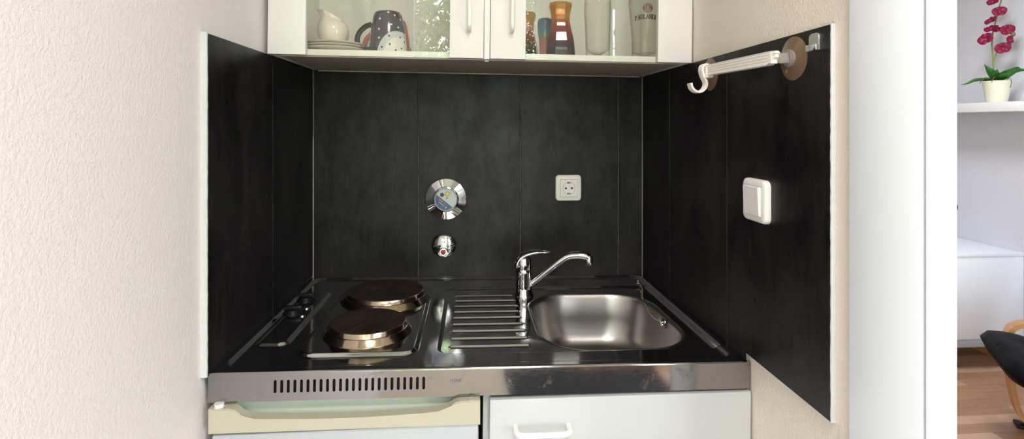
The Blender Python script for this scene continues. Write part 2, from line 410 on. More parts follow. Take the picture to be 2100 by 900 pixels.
# tile panels: slabs with narrow joints over a dark backing
def tiles(name, fr, spans, z0, z1, th, label):
    """fr maps (s, z, out) to the wall; spans = list of (s0, s1)"""
    b = BM()
    s_lo, s_hi = spans[0][0], spans[-1][1]
    for (s0, s1) in spans:
        t = BM(); box(t, (s0 + .0011, z0, 0), (s1 - .0011, z1, th), .0012, 1, 0); merge(b, t, fr)
    t = BM(); box(t, (s_lo + .002, z0 + .001, 0), (s_hi - .002, z1 - .001, th - .0012), mi=1); merge(b, t, fr)
    return struct(obj(name, b, ['tile', 'joint'], None, 30), label)
tiles('trim_1', frame((0, .012, 0), (1, 0, 0), (0, 0, 1), (0, -1, 0)), [(XL + .001, -.1593), (-.1593, .1533), (.1533, .4631), (.4631, XR - .001)], .872, 1.527, .012, 'black slate tiles on the back wall')
tiles('trim_2', frame((PL, 0, 0), (0, 1, 0), (0, 0, 1), (1, 0, 0)), [(-.634, -.3222), (-.3222, -.001)], .906, 1.5255, XL - PL, 'black slate tiles on the left wall')
b3 = BM(); F3 = frame((PR, 0, 0), (0, 1, 0), (0, 0, 1), (-1, 0, 0)); th3 = PR - XR
for ol in ([(-.868, .911), (-.612, .911), (-.612, .868), (-.5487, .868), (-.5487, 1.512), (-.868, 1.512)], [(-.5465, .868), (-.2259, .868), (-.2259, 1.512), (-.5465, 1.512)], [(-.2237, .868), (-.001, .868), (-.001, 1.512), (-.2237, 1.512)]):
    prism(b3, ol, F3, th3, .0008)
prism(b3, [(-.610, .869), (-.003, .869), (-.003, 1.511), (-.639, 1.511)], F3, th3 - .0012, 0, 1)
struct(obj('trim_3', b3, ['tile', 'joint'], None, 30), 'black slate tiles on the right wall')
def edge(name, x0, x1, y0, y1, z0, z1, label):
    b = BM(); box(b, (x0, y0, z0), (x1, y1, z1))
    bmesh.ops.subdivide_edges(b, edges=[e for e in b.edges if abs(e.verts[0].co.z - e.verts[1].co.z) > .3], cuts=70)
    for v in b.verts:
        v.co.x += random.uniform(-.0003, .0003); v.co.y += random.uniform(-.0003, .0003)
    return struct(obj(name, b, 'grout_edge', None, 0), label)
edge('trim_4', PL, XL + .0004, -.638, -.634, .906, 1.527, 'rough white grout edge of the left tiles')
edge('trim_5', XR - .0003, PR, -.8700, -.868, .911, 1.513, 'rough white grout edge of the right tiles')

# ---------------------------------------------------------------- sink unit: pressed steel worktop with two hotplates and a basin
unit = empty('sink_unit', (XL, -.632, .9118), (-.01266, .0139, 0))
tag(unit, 'stainless steel worktop with two hotplates, drainer and sink basin', 'worktop')
UW, UD = 1.0125, .630
def sm(t): t = np.clip(t, 0, 1); return t * t * (3 - 2 * t)
def sdf(x, y, x0, x1, y0, y1, r):
    qx = np.abs(x - (x0 + x1) / 2) - (x1 - x0) / 2 + r; qy = np.abs(y - (y0 + y1) / 2) - (y1 - y0) / 2 + r
    return np.hypot(np.maximum(qx, 0), np.maximum(qy, 0)) + np.minimum(np.maximum(qx, qy), 0) - r
BX0, BX1, BY0, BY1, BR = .622, .962, .090, .470, .115        # basin mouth, unit coordinates
nx, ny = 520, 420
gx = np.linspace(0, UW, nx); gy = np.linspace(.004, UD, ny); X, Y = np.meshgrid(gx, gy, indexing='ij')
ramp_r = sm((UW - .011 - X) / .020)                                                # the right rim slopes gently
Z = -.0068 * np.minimum(sm(-sdf(X, Y, .012, UW - .012, .018, UD - .008, .035) / .0085), ramp_r)
Z += .0068 * sm(-sdf(X, Y, .124, .366, .070, .530, .035) / .0085)               # hob panel
Z += .0062 * sm(-sdf(X, Y, .010, .096, .128, .498, .022) / .0085) * sm((X - .022) / .02)  # control panel
Z -= .0050 * np.minimum(sm(-sdf(X, Y, .404, UW + .2, .078, .532, .030) / .0070), ramp_r)   # drainer and sink field
ribs_y = [.1235 + .0425 * k for k in range(9)]
for ry in ribs_y:
    xe = .592 + .004 * math.sin(ry * 9)
    dx = np.maximum(np.maximum(.432 - X, X - xe), 0); dd = np.hypot(dx, Y - ry)
    Z += .0042 * sm(1 - dd / .0046)
hole = sdf(X, Y, BX0, BX1, BY0, BY1, BR)
idx = np.arange(nx * ny).reshape(nx, ny)
inside = hole < -.003
quads = [(int(idx[i, j]), int(idx[i + 1, j]), int(idx[i + 1, j + 1]), int(idx[i, j + 1])) for i in range(nx - 1) for j in range(ny - 1)
         if not (inside[i, j] and inside[i + 1, j] and inside[i + 1, j + 1] and inside[i, j + 1])]
me = bpy.data.meshes.new('worktop'); me.from_pydata(np.stack([X, Y, Z], -1).reshape(-1, 3).tolist(), [], quads)
b = bmesh.new(); b.from_mesh(me); bmesh.ops.delete(b, geom=[v for v in b.verts if not v.link_faces], context='VERTS'); b.to_mesh(me); b.free()
me.materials.append(M['steel_top']); me.shade_smooth()
wt = bpy.data.objects.new('worktop', me); COL.objects.link(wt); wt.parent = unit
# front apron with vent slots
ap = BM(); AH = .0535; UA = UW + .0062; outer = [(0, -.004), (0, -AH), (UA, -AH), (UA, -.004)]
edges = []
def loop(pts):
    vs = [ap.verts.new((x, 0, z)) for x, z in pts]
    for i in range(len(vs)): edges.append(ap.edges.new((vs[i], vs[(i + 1) % len(vs)])))
    return vs
ov = loop(outer)
slots = []
for k in range(24):
    cx = .1175 + k * .01166; cz = -.0272; hw, hh = .0026, .0118; pts = []
    for a in range(0, 181, 30): pts.append((cx + hw * math.cos(math.radians(a)), cz + hh - hw + hw * math.sin(math.radians(a))))
    for a in range(180, 361, 30): pts.append((cx + hw * math.cos(math.radians(a)), cz - hh + hw + hw * math.sin(math.radians(a))))
    slots.append(loop(pts))
bmesh.ops.triangle_fill(ap, use_beauty=True, use_dissolve=False, edges=edges)
for vs in slots:                                                    # returned lips of the slots
    bk = [ap.verts.new((v.co.x, .002, v.co.z)) for v in vs]
    for i in range(len(vs)): ap.faces.new((vs[i], vs[(i + 1) % len(vs)], bk[(i + 1) % len(vs)], bk[i]))
prev = (ap.verts.new((0, 0, -.004)), ap.verts.new((UA, 0, -.004)))
for a in (18, 36, 54, 72, 90):                                      # rolled top edge
    r = math.radians(a); p = (.004 - .004 * math.cos(r), -.004 + .004 * math.sin(r))
    cur = (ap.verts.new((0, p[0], p[1])), ap.verts.new((UA, p[0], p[1]))); ap.faces.new((prev[0], prev[1], cur[1], cur[0])); prev = cur
lo = [ap.verts.new(p) for p in ((0, .012, -AH), (UA, .012, -AH))]; ap.faces.new((ov[1], ov[2], lo[1], lo[0]))
for x, va, vb in ((0, ov[0], ov[1]), (UA, ov[3], ov[2])):           # returned ends
    q = [ap.verts.new((x, .03, -.004)), ap.verts.new((x, .03, -AH))]; ap.faces.new((va, vb, q[1], q[0]))
obj('apron', ap, 'steel_apron', unit, 30)
obj('vent_backing', box(BM(), (.10, .012, -.045), (.42, .016, -.010)), 'dark_void', unit, 0)
mk = BM()  # reflection of lettering, painted onto the steel as flat mirrored glyphs
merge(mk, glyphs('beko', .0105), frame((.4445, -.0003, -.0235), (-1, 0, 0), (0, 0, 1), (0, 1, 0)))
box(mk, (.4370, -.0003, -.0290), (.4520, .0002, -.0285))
obj('painted_beko_reflection', mk, 'beko_reflection', unit, 0)
# basin
bs = BM(); rings = []
prof = [(.0035, .0002), (.0018, .0016), (-.0005, .0018), (-.003, .0004), (-.0055, -.003), (-.009, -.012), (-.016, -.06), (-.024, -.105), (-.034, -.124), (-.052, -.134), (-.085, -.138), (-.13, -.139)]
for off, z in prof:
    hx, hy = (BX1 - BX0) / 2 + off, (BY1 - BY0) / 2 + off
    r = max(.012, BR + off * (.55 if off < -.02 else 1))
    pts = rrect(hx, hy, min(r, hx * .98, hy * .98), 14, (BX0 + BX1) / 2, (BY0 + BY1) / 2)
    rings.append([bs.verts.new((x, y, -.0115 + z)) for x, y in pts])
for A, B in zip(rings, rings[1:]):
    for i in range(len(A)): bs.faces.new((A[i], A[(i + 1) % len(A)], B[(i + 1) % len(A)], B[i]))
bs.faces.new(rings[-1])
basin = obj('sink_basin', bs, 'steel_basin', unit, 60)
dr = BM(); lathe(dr, [(0, .0035), (.012, .0035), (.02, .001), (.034, .0012), (.038, .003), (.042, 0)], 40, Matrix.Translation((.79, .27, -.1485)))
obj('drain', dr, 'chrome_soft', basin)
of = BM()
for dy, h in ((-.016, .016), (-.010, .020), (.008, .013), (.014, .013)): box(of, (.9534, .282 + dy - .0012, -.026 - h / 2), (.956, .282 + dy + .0012, -.026 + h / 2))
for v in of.verts: v.co.x += (v.co.z + .026) * .146 - .0012
obj('overflow_slots', of, 'dark_void', basin, 0)
# hotplates
def hotplate(cx, cy, r, crack):
    h = BM(); zb = -.001
    lathe(h, [(r * .965, .0235), (r * .955, .0250), (r * .36, .0246), (r * .325, .0232), (r * .15, .0234), (.0, .0238)], 72)
    if crack:
        sweep(h, [(-.022, -.052, .0248), (-.010, -.030, .0247), (-.004, -.020, .0238), (.004, -.004, .0239), (.006, .02, .0246), (.012, .035, .0249)], .0010, 5, mi=1)
        sweep(h, [(-.022, -.050, .0248), (-.006, -.012, .0238), (.002, .012, .0244)], .0008, 5, mi=1)
    o = obj('hotplate', h, ['iron', 'dark_void'], unit, 35, (cx, cy, zb))
    g = BM(); lathe(g, [(r * .93, .020), (r * .966, .0243), (r * .975, .0240), (r * 1.0, .0165), (r * 1.01, .0148), (r * 1.04, .0142), (r * 1.055, .0125), (r * 1.13, .0035), (r * 1.15, .0015), (r * 1.15, -.0005)], 72)
    obj('trim_ring', g, 'ring_steel', o, 35)
    return o
hotplate(.2505, .415, .100, False); hotplate(.2475, .188, .083, True)
for cx, cy in ((.0475, .408), (.0455, .312)):
    k = BM(); lathe(k, [(.0, .012), (.016, .012), (.0178, .0105), (.0195, .005), (.022, .003), (.023, 0)], 32)
    t = BM(); box(t, (-.0205, -.0055, .008), (.0205, .0055, .019), .002); merge(k, t, Matrix.Rotation(.12, 4, 'Z'))
    obj('control_knob', k, 'black_plastic', unit, 40, (cx, cy, -.001))
for cx, cy in ((.068, .345), (.074, .292)):
    k = BM(); lathe(k, [(0, .004), (.003, .0038), (.0045, .003), (.006, .0035), (.0072, .002), (.0075, 0)], 24)
    obj('indicator_light', k, 'chrome', unit, 40, (cx, cy, -.001))

# ---------------------------------------------------------------- faucet
FX, FY = .1465, -.168
f = empty('faucet', (FX, FY, ct(FX, FY) - .0118)); tag(f, 'chrome single lever mixer tap with long spout beside the sink', 'faucet')
b = BM(); lathe(b, [(0, 0), (.0275, 0), (.0275, .004), (.0235, .010), (.0225, .030), (.0215, .060), (.0215, .074), (.0212, .075), (.0218, .0765), (.0218, .100), (.0205, .106), (.0, .107)], 48)
obj('body', b, 'chrome', f, 35)
b = BM()
pts = catmull([(-.0215, 0, .083), (-.0165, 0, .098), (-.002, -.001, .1115), (.022, -.002, .1195), (.048, -.003, .1225), (.066, -.004, .1215), (.074, -.004, .1200)], 5)
n = len(pts); fl = []
for i in range(n):
    t = i / (n - 1); fl.append((1.0 - .55 * t, .30 + .15 * math.sin(PI * min(1, t * 1.3)) - .16 * t))
sweep(b, pts, .0215, 20, flat=fl, up=(0, 0, 1))
lathe(b, [(.0215, .078), (.0222, .098), (.019, .106), (.010, .112), (0, .1135)], 32)
obj('lever', b, 'chrome', f, 50)
b = BM()
sp = catmull([(.010, -.002, .030), (.030, -.006, .041), (.070, -.014, .075), (.105, -.021, .103), (.125, -.025, .114), (.148, -.030, .117), (.166, -.033, .1155), (.176, -.035, .111)], 6)
sweep(b, sp, [.0125] * 6 + [.0115] * (len(sp) - 6), 20, flat=(1, .9))
obj('spout', b, 'chrome', f, 50)
b = BM(); lathe(b, [(.0, .0), (.0095, .0), (.0100, .002), (.0100, .008), (.0106, .0085), (.0108, .022), (.009, .0265), (0, .028)], 28, Matrix.Translation((.1765, -.0350, .0905)))
obj('aerator', b, 'chrome', f, 35)

# ---------------------------------------------------------------- plug chain on the sink's back right corner
c = empty('plug_chain', (.502, -.075, ct(.502, -.075) - .0068)); tag(c, 'thin ball chain hanging from the worktop corner into the sink', 'chain')
path = catmull([(0, 0, .006), (-.004, -.035, .0035), (-.013, -.085, .003), (-.0317, -.130, .0040), (-.0310, -.153, -.009), (-.0300, -.183, -.0222), (-.0285, -.217, -.0253), (-.0265, -.260, -.0182), (-.0245, -.275, -.0139)], 60)
bd = BM(); acc = 0; prev = path[0]; step = .0044
for p in path:
    acc += (p - prev).length; prev = p
    if acc >= step:
        acc = 0; t = BM(); bmesh.ops.create_icosphere(t, subdivisions=1, radius=.0017); merge(bd, t, Matrix.Translation(p))
sweep(bd, path[::6], .0004, 4)
obj('ball_chain', bd, 'ring_steel', c, 60)
b = BM(); lathe(b, [(0, .006), (.003, .006), (.004, .004), (.007, .002), (.008, 0)], 20); sweep(b, [(0, 0, .003), (0, 0, .009)], .0015, 8)
obj('chain_anchor', b, 'chrome', c, 40)
b = BM(); lathe(b, [(0, .010), (.003, .009), (.0045, .004), (.0075, .002), (.008, 0)], 20, frame((-.0225, -.277, -.0145), (0, 1, 0), (0, 0, 1), (-1, 0, 0)))
e_ = Vector((-.0225, -.277, -.0145)) + Vector((-.009, 0, 0)); sweep(b, [e_ + Vector((0, .008, .007)), e_ - Vector((0, .008, .006))], .0022, 8)
obj('chain_end', b, 'chrome', c, 40)

# ---------------------------------------------------------------- refrigerator under the hotplates
r = empty('refrigerator', (-.2265, -.33, 0)); tag(r, 'white undercounter refrigerator with cream grip strip below the vent slots', 'refrigerator')
FXX0, FXX1 = -.4660, .0175; x0 = FXX0 + .2265; x1 = FXX1 + .2265
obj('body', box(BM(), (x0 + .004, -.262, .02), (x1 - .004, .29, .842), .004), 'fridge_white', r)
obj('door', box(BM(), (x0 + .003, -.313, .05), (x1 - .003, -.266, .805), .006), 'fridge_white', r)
W = x1 - x0; zt = .8535; zs = -.0030      # top of the grip strip drops a little to the right
out = [(0, .8095), (0, zt)]
out += [(.036, zt - .0006), (.046, zt - .0035), (.055, zt - .011), (.066, zt - .0175), (.080, zt - .0195)]
for k in range(1, 12):
    s = k / 12; out.append((.080 + (W - .158) * s, zt - .0195 - .0045 * math.sin(PI * s) - .0015 * s))
out += [(W - .078, zt - .0200), (W - .064, zt - .0175), (W - .053, zt - .011), (W - .045, zt - .0055), (W - .036, zt - .0038), (W, zt - .0036), (W, .8050)]
b = BM(); prism(b, out, frame((x0, -.298, 0), (1, 0, 0), (0, 0, 1), (0, -1, 0)), .020, .0018)
grip = obj('grip_strip', b, 'fridge_cream', r, 45)
sc = BM()                                                            # the scooped hollow behind the grip
rows = [(-.299, .8265), (-.292, .827), (-.284, .832), (-.276, .842), (-.270, .853)]
g = [[sc.verts.new((x0 + .040 + (W - .080) * i / 20, y, z)) for (y, z) in rows] for i in range(21)]
for i in range(20):
    for j in range(4): sc.faces.new((g[i][j], g[i + 1][j], g[i + 1][j + 1], g[i][j + 1]))
box(sc, (x0, -.298, .806), (x0 + .042, -.268, zt - .001), .002); box(sc, (x1 - .042, -.298, .806), (x1, -.268, zt - .0046), .002)
obj('grip_hollow', sc, 'fridge_scoop', grip, 50)
obj('top_rail', box(BM(), (x0 + .02, -.285, .8535), (x1 - .003, -.26, .8555)), 'white_paint', r)
b = BM(); lathe(b, [(0, 0), (.0085, 0), (.0068, .004), (.0082, .005), (.0082, .0072), (0, .0072)], 24, Matrix.Translation((x0 + .015, -.3075, zt - .001)))
obj('hinge_cap', b, 'white_plastic', r, 40)
b = BM(); lathe(b, [(.0052, .0), (.0052, .0008), (.0060, .0008), (.0060, 0)], 24, Matrix.Translation((x1 - .016, -.3085, zt - .0038)))
obj('screw_cover', b, 'seal', r, 40)

# ---------------------------------------------------------------- base cabinet under the sink
k = empty('base_cabinet', (.2832, -.33, 0), (0, .0085, 0)); tag(k, 'white base cabinet with bow handle below the sink', 'cabinet')
cx0, cx1 = .0235 - .29, .5455 - .29
b = BM(); box(b, (cx0, -.285, .10), (cx0 + .016, .29, .846), .001); box(b, (cx1 - .016, -.285, .10), (cx1, .29, .838), .001)
box(b, (cx0 + .016, -.27, .10), (cx1 - .016, .29, .116)); box(b, (cx0 + .016, .28, .116), (cx1 - .016, .29, .80)); box(b, (cx0 + .03, -.24, 0), (cx1 - .02, .27, .10))
box(b, (cx0 + .016, -.283, .80), (cx1 - .016, -.267, .838))
obj('carcass', b, 'drawer_white', k)
dz = .0
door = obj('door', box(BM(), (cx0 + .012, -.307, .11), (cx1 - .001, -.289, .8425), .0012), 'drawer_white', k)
hy = -.307
def bow(pa, pb, outv, r):
    pa, pb, outv = Vector(pa), Vector(pb), Vector(outv); dd = (pb - pa).normalized(); rr_ = .014; o_ = outv.normalized()
    pts = [pa, pa + outv - o_ * rr_] + [pa + outv - o_ * rr_ * (1 - math.sin(a)) + dd * rr_ * (1 - math.cos(a)) for a in [PI / 2 * i / 5 for i in range(1, 6)]]
    pts += [pb + outv - o_ * rr_ * (1 - math.cos(a)) - dd * rr_ * (1 - math.sin(a)) for a in [PI / 2 * i / 5 for i in range(0, 5)]] + [pb + outv - o_ * rr_, pb]
    return sweep(BM(), pts, r, 14)
obj('handle', bow((.084 - .29, hy, .7905), (.184 - .29, hy, .7905), (0, -.030, 0), .0052), 'white_plastic', door, 60)

# ---------------------------------------------------------------- wall cabinet with two glass doors
q = empty('wall_cabinet', (-.4695, -.365, 1.5245), (0, .0115, 0)); tag(q, 'white wall cabinet with two glass doors above the tiles', 'cabinet')
CW, CH, CD = 1.0132, .60, .362                      # local: x along, y into the wall, z up
b = BM()
box(b, (0, .0195, 0), (.016, CD, CH), .0008); box(b, (CW - .016, .0195, 0), (CW, CD, CH), .0008)
box(b, (.016, .0195, CH - .016), (CW - .016, CD, CH)); box(b, (.016, CD - .008, .016), (CW - .016, CD, CH - .016))
obj('carcass', b, 'cab_inside', q)
b = BM(); box(b, (.016, .0195, .0012), (CW - .016, CD, .016), .0006); obj('bottom_board', b, 'cab_inside', q)
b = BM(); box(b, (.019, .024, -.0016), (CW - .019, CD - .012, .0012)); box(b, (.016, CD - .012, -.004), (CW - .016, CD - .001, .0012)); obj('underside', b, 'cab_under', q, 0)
b = BM(); box(b, (.4995, .0195, .0165), (.5165, .06, CH - .016), .0006); box(b, (.501, .006, -.0006), (.515, .0195, CH), .0006); box(b, (.5015, .0052, .0105), (.5145, .0065, .0113)); obj('divider', b, 'cab_white', q)
b = BM(); lathe(b, [(0, -.004), (.005, -.004), (.0065, -.002), (.0065, .0)], 20, Matrix.Translation((.508, .03, -.001))); obj('door_catch', b, 'white_plastic', q)
def cab_door(xa, xb, sa, sb, hx):
    b = BM()
    box(b, (xa, 0, 0), (xa + sa, .018, CH), .0012); box(b, (xb - sb, 0, 0), (xb, .018, CH), .0012); box(b, (xa + sa, 0, CH - .06), (xb - sb, .018, CH), .0012)
    o = obj('door', b, 'cab_white', q)
    obj('pane', box(BM(), (xa + sa - .004, .006, .0), (xb - sb + .004, .010, CH - .058)), 'pane', o, 0)
    obj('handle', bow((hx, 0, .0645), (hx, 0, .1645), (0, -.028, 0), .0050), 'ivory_plastic', o, 60)
cab_door(0, .4998, .0856, .0806, .4655); cab_door(.5162, CW, .0845, .0855, .5665)

def shelf_z(x, y): return 1.5245 + .016 - .0115 * (x + .4695)
# ---------------------------------------------------------------- crockery behind the glass
SX, SY = -.345, -.262; z = shelf_z(SX, SY)
sau = BM(); lathe(sau, [(0, .003), (.038, .003), (.044, .0045), (.070, .0085), (.0775, .0100), (.0785, .0108), (.0775, .0115), (.070, .0108), (.045, .0070), (.036, .0060), (0, .0060)], 64)
lathe(sau, [(.040, .004), (.040, 0), (.037, 0), (.037, .004)], 64)
s0 = obj('saucer', sau, 'saucer_ceramic', None, 50, (SX, SY, z))
tag(s0, 'lowest of the three cream saucers stacked under the jug', 'saucer', 'cream saucers under the jug')
for i, w in ((1, 'middle'), (2, 'topmost')):
    s = s0.copy(); COL.objects.link(s); s.location = (SX + .0015 * i, SY, z + .0063 * i); s['label'] = w + ' of the three cream saucers stacked under the jug'
jz = z + .0063 * 2 + .006
b = BM(); lathe(b, [(0, .0015), (.020, .0015), (.024, 0), (.027, .004), (.0355, .024), (.0378, .038), (.0345, .052), (.0275, .062), (.0225, .069), (.0225, .078), (.0235, .081), (.0222, .082), (.0208, .078), (.0208, .069), (.026, .061), (.033, .050), (.036, .038), (.034, .025), (.024, .006), (0, .004)], 56)
for v in b.verts:                                                   # pulled spout to the left, rim falling to the right
    h = v.co.z
    if h > .045:
        t = (h - .045) / .037; c_ = -v.co.x / max(1e-4, math.hypot(v.co.x, v.co.y))
        v.co.x += -.010 * t; v.co.z += (.006 * c_) * t * t
        if c_ > .75: v.co.x -= .006 * t * t * (c_ - .75) / .25
        if c_ < 0: v.co.x += .012 * t * (-c_); v.co.z -= .014 * t * t * (-c_)
jug = empty('cream_jug', (-.347, -.262, jz)); tag(jug, 'small cream ceramic jug standing on the stacked saucers', 'jug')
for v in b.verts: v.co.z *= 1.06
obj('body', b, 'white_ceramic', jug, 60)
obj('handle', sweep(BM(), catmull([(.012, .020, .058), (.02, .036, .060), (.024, .050, .046), (.022, .048, .026), (.014, .034, .014)], 6), .0045, 10), 'white_ceramic', jug, 60)
# mugs standing upside down (wide rim on the shelf)
def mug_profile(): return [(.0440, 0), (.0468, .0008), (.0472, .0025), (.0455, .030), (.0415, .065), (.0365, .094), (.0335, .1030), (.0300, .1062), (.0270, .1070), (.0255, .1055), (.0, .1050)]
def dot_on(bm, ang, z, r, mi):
    pr = mug_profile(); R = None
    for (r0, z0), (r1, z1) in zip(pr[2:], pr[3:]):
        if z0 <= z <= z1: R = r0 + (r1 - r0) * (z - z0) / (z1 - z0); sl = (r1 - r0) / (z1 - z0)
    nrm = Vector((math.cos(ang), math.sin(ang), -sl)).normalized(); tx = Vector((-math.sin(ang), math.cos(ang), 0)); ty = nrm.cross(tx)
    t = BM(); c_ = t.verts.new((0, 0, .0007)); ring = [t.verts.new((r * math.cos(a), r * math.sin(a), .0000)) for a in [2 * PI * i / 14 for i in range(14)]]
    for i in range(14): t.faces.new((c_, ring[i], ring[(i + 1) % 14]))
    for f_ in t.faces: f_.material_index = mi
    merge(bm, t, frame((R * math.cos(ang), R * math.sin(ang), z), tx, ty, nrm))
def mug(name, loc, rot, mats, hmat, label, dots):
    o = empty(name, loc, (0, 0, rot)); b = BM(); lathe(b, mug_profile(), 64)
    lathe(b, [(.0440, 0), (.0425, .01), (.037, .07), (.030, .098), (0, .0985)], 48)
    if dots:
        for a, z_, w in dots: dot_on(b, math.radians(a), z_, .0026, w)
    obj('body', b, mats, o, 50)
    pts = catmull([(-.0400, .0, .076), (-.056, 0, .070), (-.0715, 0, .054), (-.0765, 0, .034), (-.070, 0, .018), (-.058, 0, .012), (-.044, 0, .013)], 6)
    obj('handle', sweep(BM(), pts, .0062, 14, flat=(1.1, .75), up=(0, 1, 0)), hmat, o, 60)
    return tag(o, label, 'mug')
MX, MY = -.2085, -.272
dots = [(-150, .080, 1), (-112, .084, 1), (-55, .094, 1), (-70, .070, 1), (-45, .064, 1), (-112, .058, 1), (-155, .050, 1), (-110, .036, 1), (-152, .029, 1), (-165, .070, 1), (-80, .1005, 1), (-30, .085, 1), (-20, .1, 1), (-175, .04, 1),
        (-78, .041, 2), (-40, .039, 2), (-76, .020, 2), (-100, .013, 2), (-36, .012, 2), (-20, .03, 2), (-58, .006, 2)]
mug('polka_dot_mug', (MX, MY, shelf_z(MX, MY)), 0, ['polka', 'print_pale', 'print_black'], 'mug_dark', 'dark brown mug with white polka dots, front one, upside down', dots)
mug('orange_mug', (-.2105, -.170, shelf_z(-.21, -.17)), 0, ['mug_orange'], 'mug_orange', 'orange mug half hidden behind the polka dot mug', None)
mug('dark_mug', (-.256, -.067, shelf_z(-.2, -.07)), PI + .25, ['saucer_ceramic'], 'mug_dark', 'pale mug with dark handle, rearmost behind the orange mug', None)
# octagonal carafes
def carafe(name, x, y, rot, label):
    pr = [(.0385, 0), (.0388, .002), (.0395, .018), (.0365, .048), (.0290, .080), (.0252, .100), (.0262, .115), (.0310, .136), (.0318, .1400), (.0300, .1462), (.0285, .1460), (.0285, .139), (.0238, .115), (.0228, .100), (.0265, .080), (.0340, .048), (.0370, .02), (.036, .008), (0, .008)]
    b = BM(); lathe(b, [(0, 0)] + pr, 8)
    o = obj(name, b, 'amber_glass', None, 20, (x, y, shelf_z(x, y))); o.rotation_euler = (0, 0, rot)
    return tag(o, label, 'carafe', 'amber octagonal carafes')
c0 = carafe('octagonal_carafe', .2350, -.255, .30, 'red and amber octagonal carafe, fully visible one behind right door')
c1 = c0.copy(); COL.objects.link(c1); c1.location = (.1555, -.125, shelf_z(.155, -.12)); c1.rotation_euler = (0, 0, .1)
c1['label'] = 'amber octagonal carafe half hidden by the right door handle stile'
b = BM(); lathe(b, [(0, 0), (.0145, 0), (.0150, .03), (.0165, .055), (.0200, .085), (.0205, .105), (.0180, .1150), (.0130, .1180), (0, .1185)], 40)
tag(obj('tinted_glass', b, 'blue_glass', None, 50, (.2030, -.195, shelf_z(.2, -.2))), 'blue and orange tinted glass standing behind the red carafe', 'glass')
def beer_glass(name, x, y, prof, label):
    inner = [(max(r - .0018, .002), z_) for r, z_ in prof[::-1] if z_ > .01] + [(0, .012)]
    o = empty(name, (x, y, shelf_z(x, y)))
    b = BM(); lathe(b, [(0, .0)] + prof + inner, 56); obj('vessel', b, 'clear_glass', o, 50)
    return tag(o, label, 'glass')
beer_glass('tall_glass', .3420, -.225, [(.031, 0), (.032, .003), (.0325, .03), (.0345, .09), (.0368, .135), (.0362, .155), (.0352, .1645)], 'plain clear tall glass beside the red carafe')
PX, PY = .4600, -.262
pg = beer_glass('printed_beer_glass', PX, PY, [(.035, 0), (.036, .004), (.0345, .02), (.035, .06), (.039, .11), (.0425, .15), (.0425, .19), (.040, .235)], 'tall clear beer glass with brewery print at right end')
# print: name in slab letters and the round emblem, wrapped on the glass
LET = {'P': [((0, 0), (0, 1), .26), ((0, .93), (.42, .93), .16), ((.42, .93), (.55, .72), .22), ((.55, .72), (.42, .5), .22), ((.42, .5), (0, .5), .16)],
       'A': [((-.02, 0), (.30, 1), .15), ((.30, 1), (.66, 0), .25), ((.12, .32), (.52, .32), .13)],
       'U': [((.06, 1), (.06, .25), .24), ((.06, .25), (.22, .05), .2), ((.22, .05), (.46, .05), .14), ((.46, .05), (.58, .25), .16), ((.58, .25), (.58, 1), .14)],
       'L': [((.06, 0), (.06, 1), .26), ((.06, .07), (.55, .07), .16), ((.55, 0), (.55, .3), .12)],
       'N': [((.04, 0), (.04, 1), .14), ((.04, 1), (.62, 0), .25), ((.62, 0), (.62, 1), .14)],
       'E': [((.06, 0), (.06, 1), .26), ((.06, .07), (.52, .07), .15), ((.06, .52), (.42, .52), .14), ((.06, .93), (.52, .93), .15), ((.52, 0), (.52, .26), .1), ((.52, .75), (.52, 1), .1)],
       'R': [((.02, 0), (.02, 1), .25), ((.02, .93), (.40, .93), .16), ((.40, .93), (.52, .74), .2), ((.52, .74), (.40, .52), .2), ((.40, .52), (.02, .52), .16), ((.28, .52), (.62, 0), .22)]}
SERIF = {'P': [(0, 0)], 'A': [(-.02, 0), (.66, 0)], 'U': [(.06, 1), (.58, 1)], 'L': [(.06, 0), (.06, 1)], 'N': [(.04, 0), (.04, 1), (.62, 1)], 'E': [(.06, 0), (.06, 1)], 'R': [(.02, 0), (.62, 0)]}
def quad(b, p, q_, w, mi):
    p, q_ = Vector((*p, 0)), Vector((*q_, 0)); d_ = (q_ - p); n_ = Vector((-d_.y, d_.x, 0)).normalized() * w / 2
    f_ = b.faces.new([b.verts.new(p + n_), b.verts.new(p - n_), b.verts.new(q_ - n_), b.verts.new(q_ + n_)]); f_.material_index = mi
pb = BM(); word = 'PAULANER'; adv = .86; H_ = .0112; WX = .76; tw = len(word) * adv * H_ * WX
for i, chh in enumerate(word):
    x_ = -tw / 2 + i * adv * H_ * WX; grow = 1 + .10 * abs(i - 3.5) / 3.5; y_ = -.0105 - .0016 * ((i - 3.5) / 3.5) ** 2
    S = lambda p: (x_ + p[0] * H_ * WX, y_ + (p[1] - .5) * H_ * grow)
    for a, c_, w in LET[chh]: quad(pb, S(a), S(c_), w * H_ * .9, 0)
    for sxy in SERIF[chh]:
        a = S(sxy); quad(pb, (a[0] - .0019, a[1]), (a[0] + .0019, a[1]), .0012, 0)
def disc(r, cx, cy, zoff, mi, n=36):
    vs = [pb.verts.new((cx + r * math.cos(2 * PI * i / n), cy + r * math.sin(2 * PI * i / n), zoff)) for i in range(n)]; f_ = pb.faces.new(vs); f_.material_index = mi
EX, EY, ER = .0035, .0115, .0128
disc(ER, EX, EY, .0, 1); disc(ER * .66, EX, EY, .0003, 3); disc(ER * .61, EX, EY, .0006, 1)
blob = [(-.42, -.42), (-.45, -.1), (-.25, .15), (-.30, .32), (-.12, .48), (.15, .46), (.32, .28), (.30, .02), (.46, -.2), (.48, -.42), (.2, -.5), (-.2, -.5)]
f_ = pb.faces.new([pb.verts.new((EX + u * ER * .95, EY + v * ER * .95, .0009)) for u, v in blob]); f_.material_index = 2
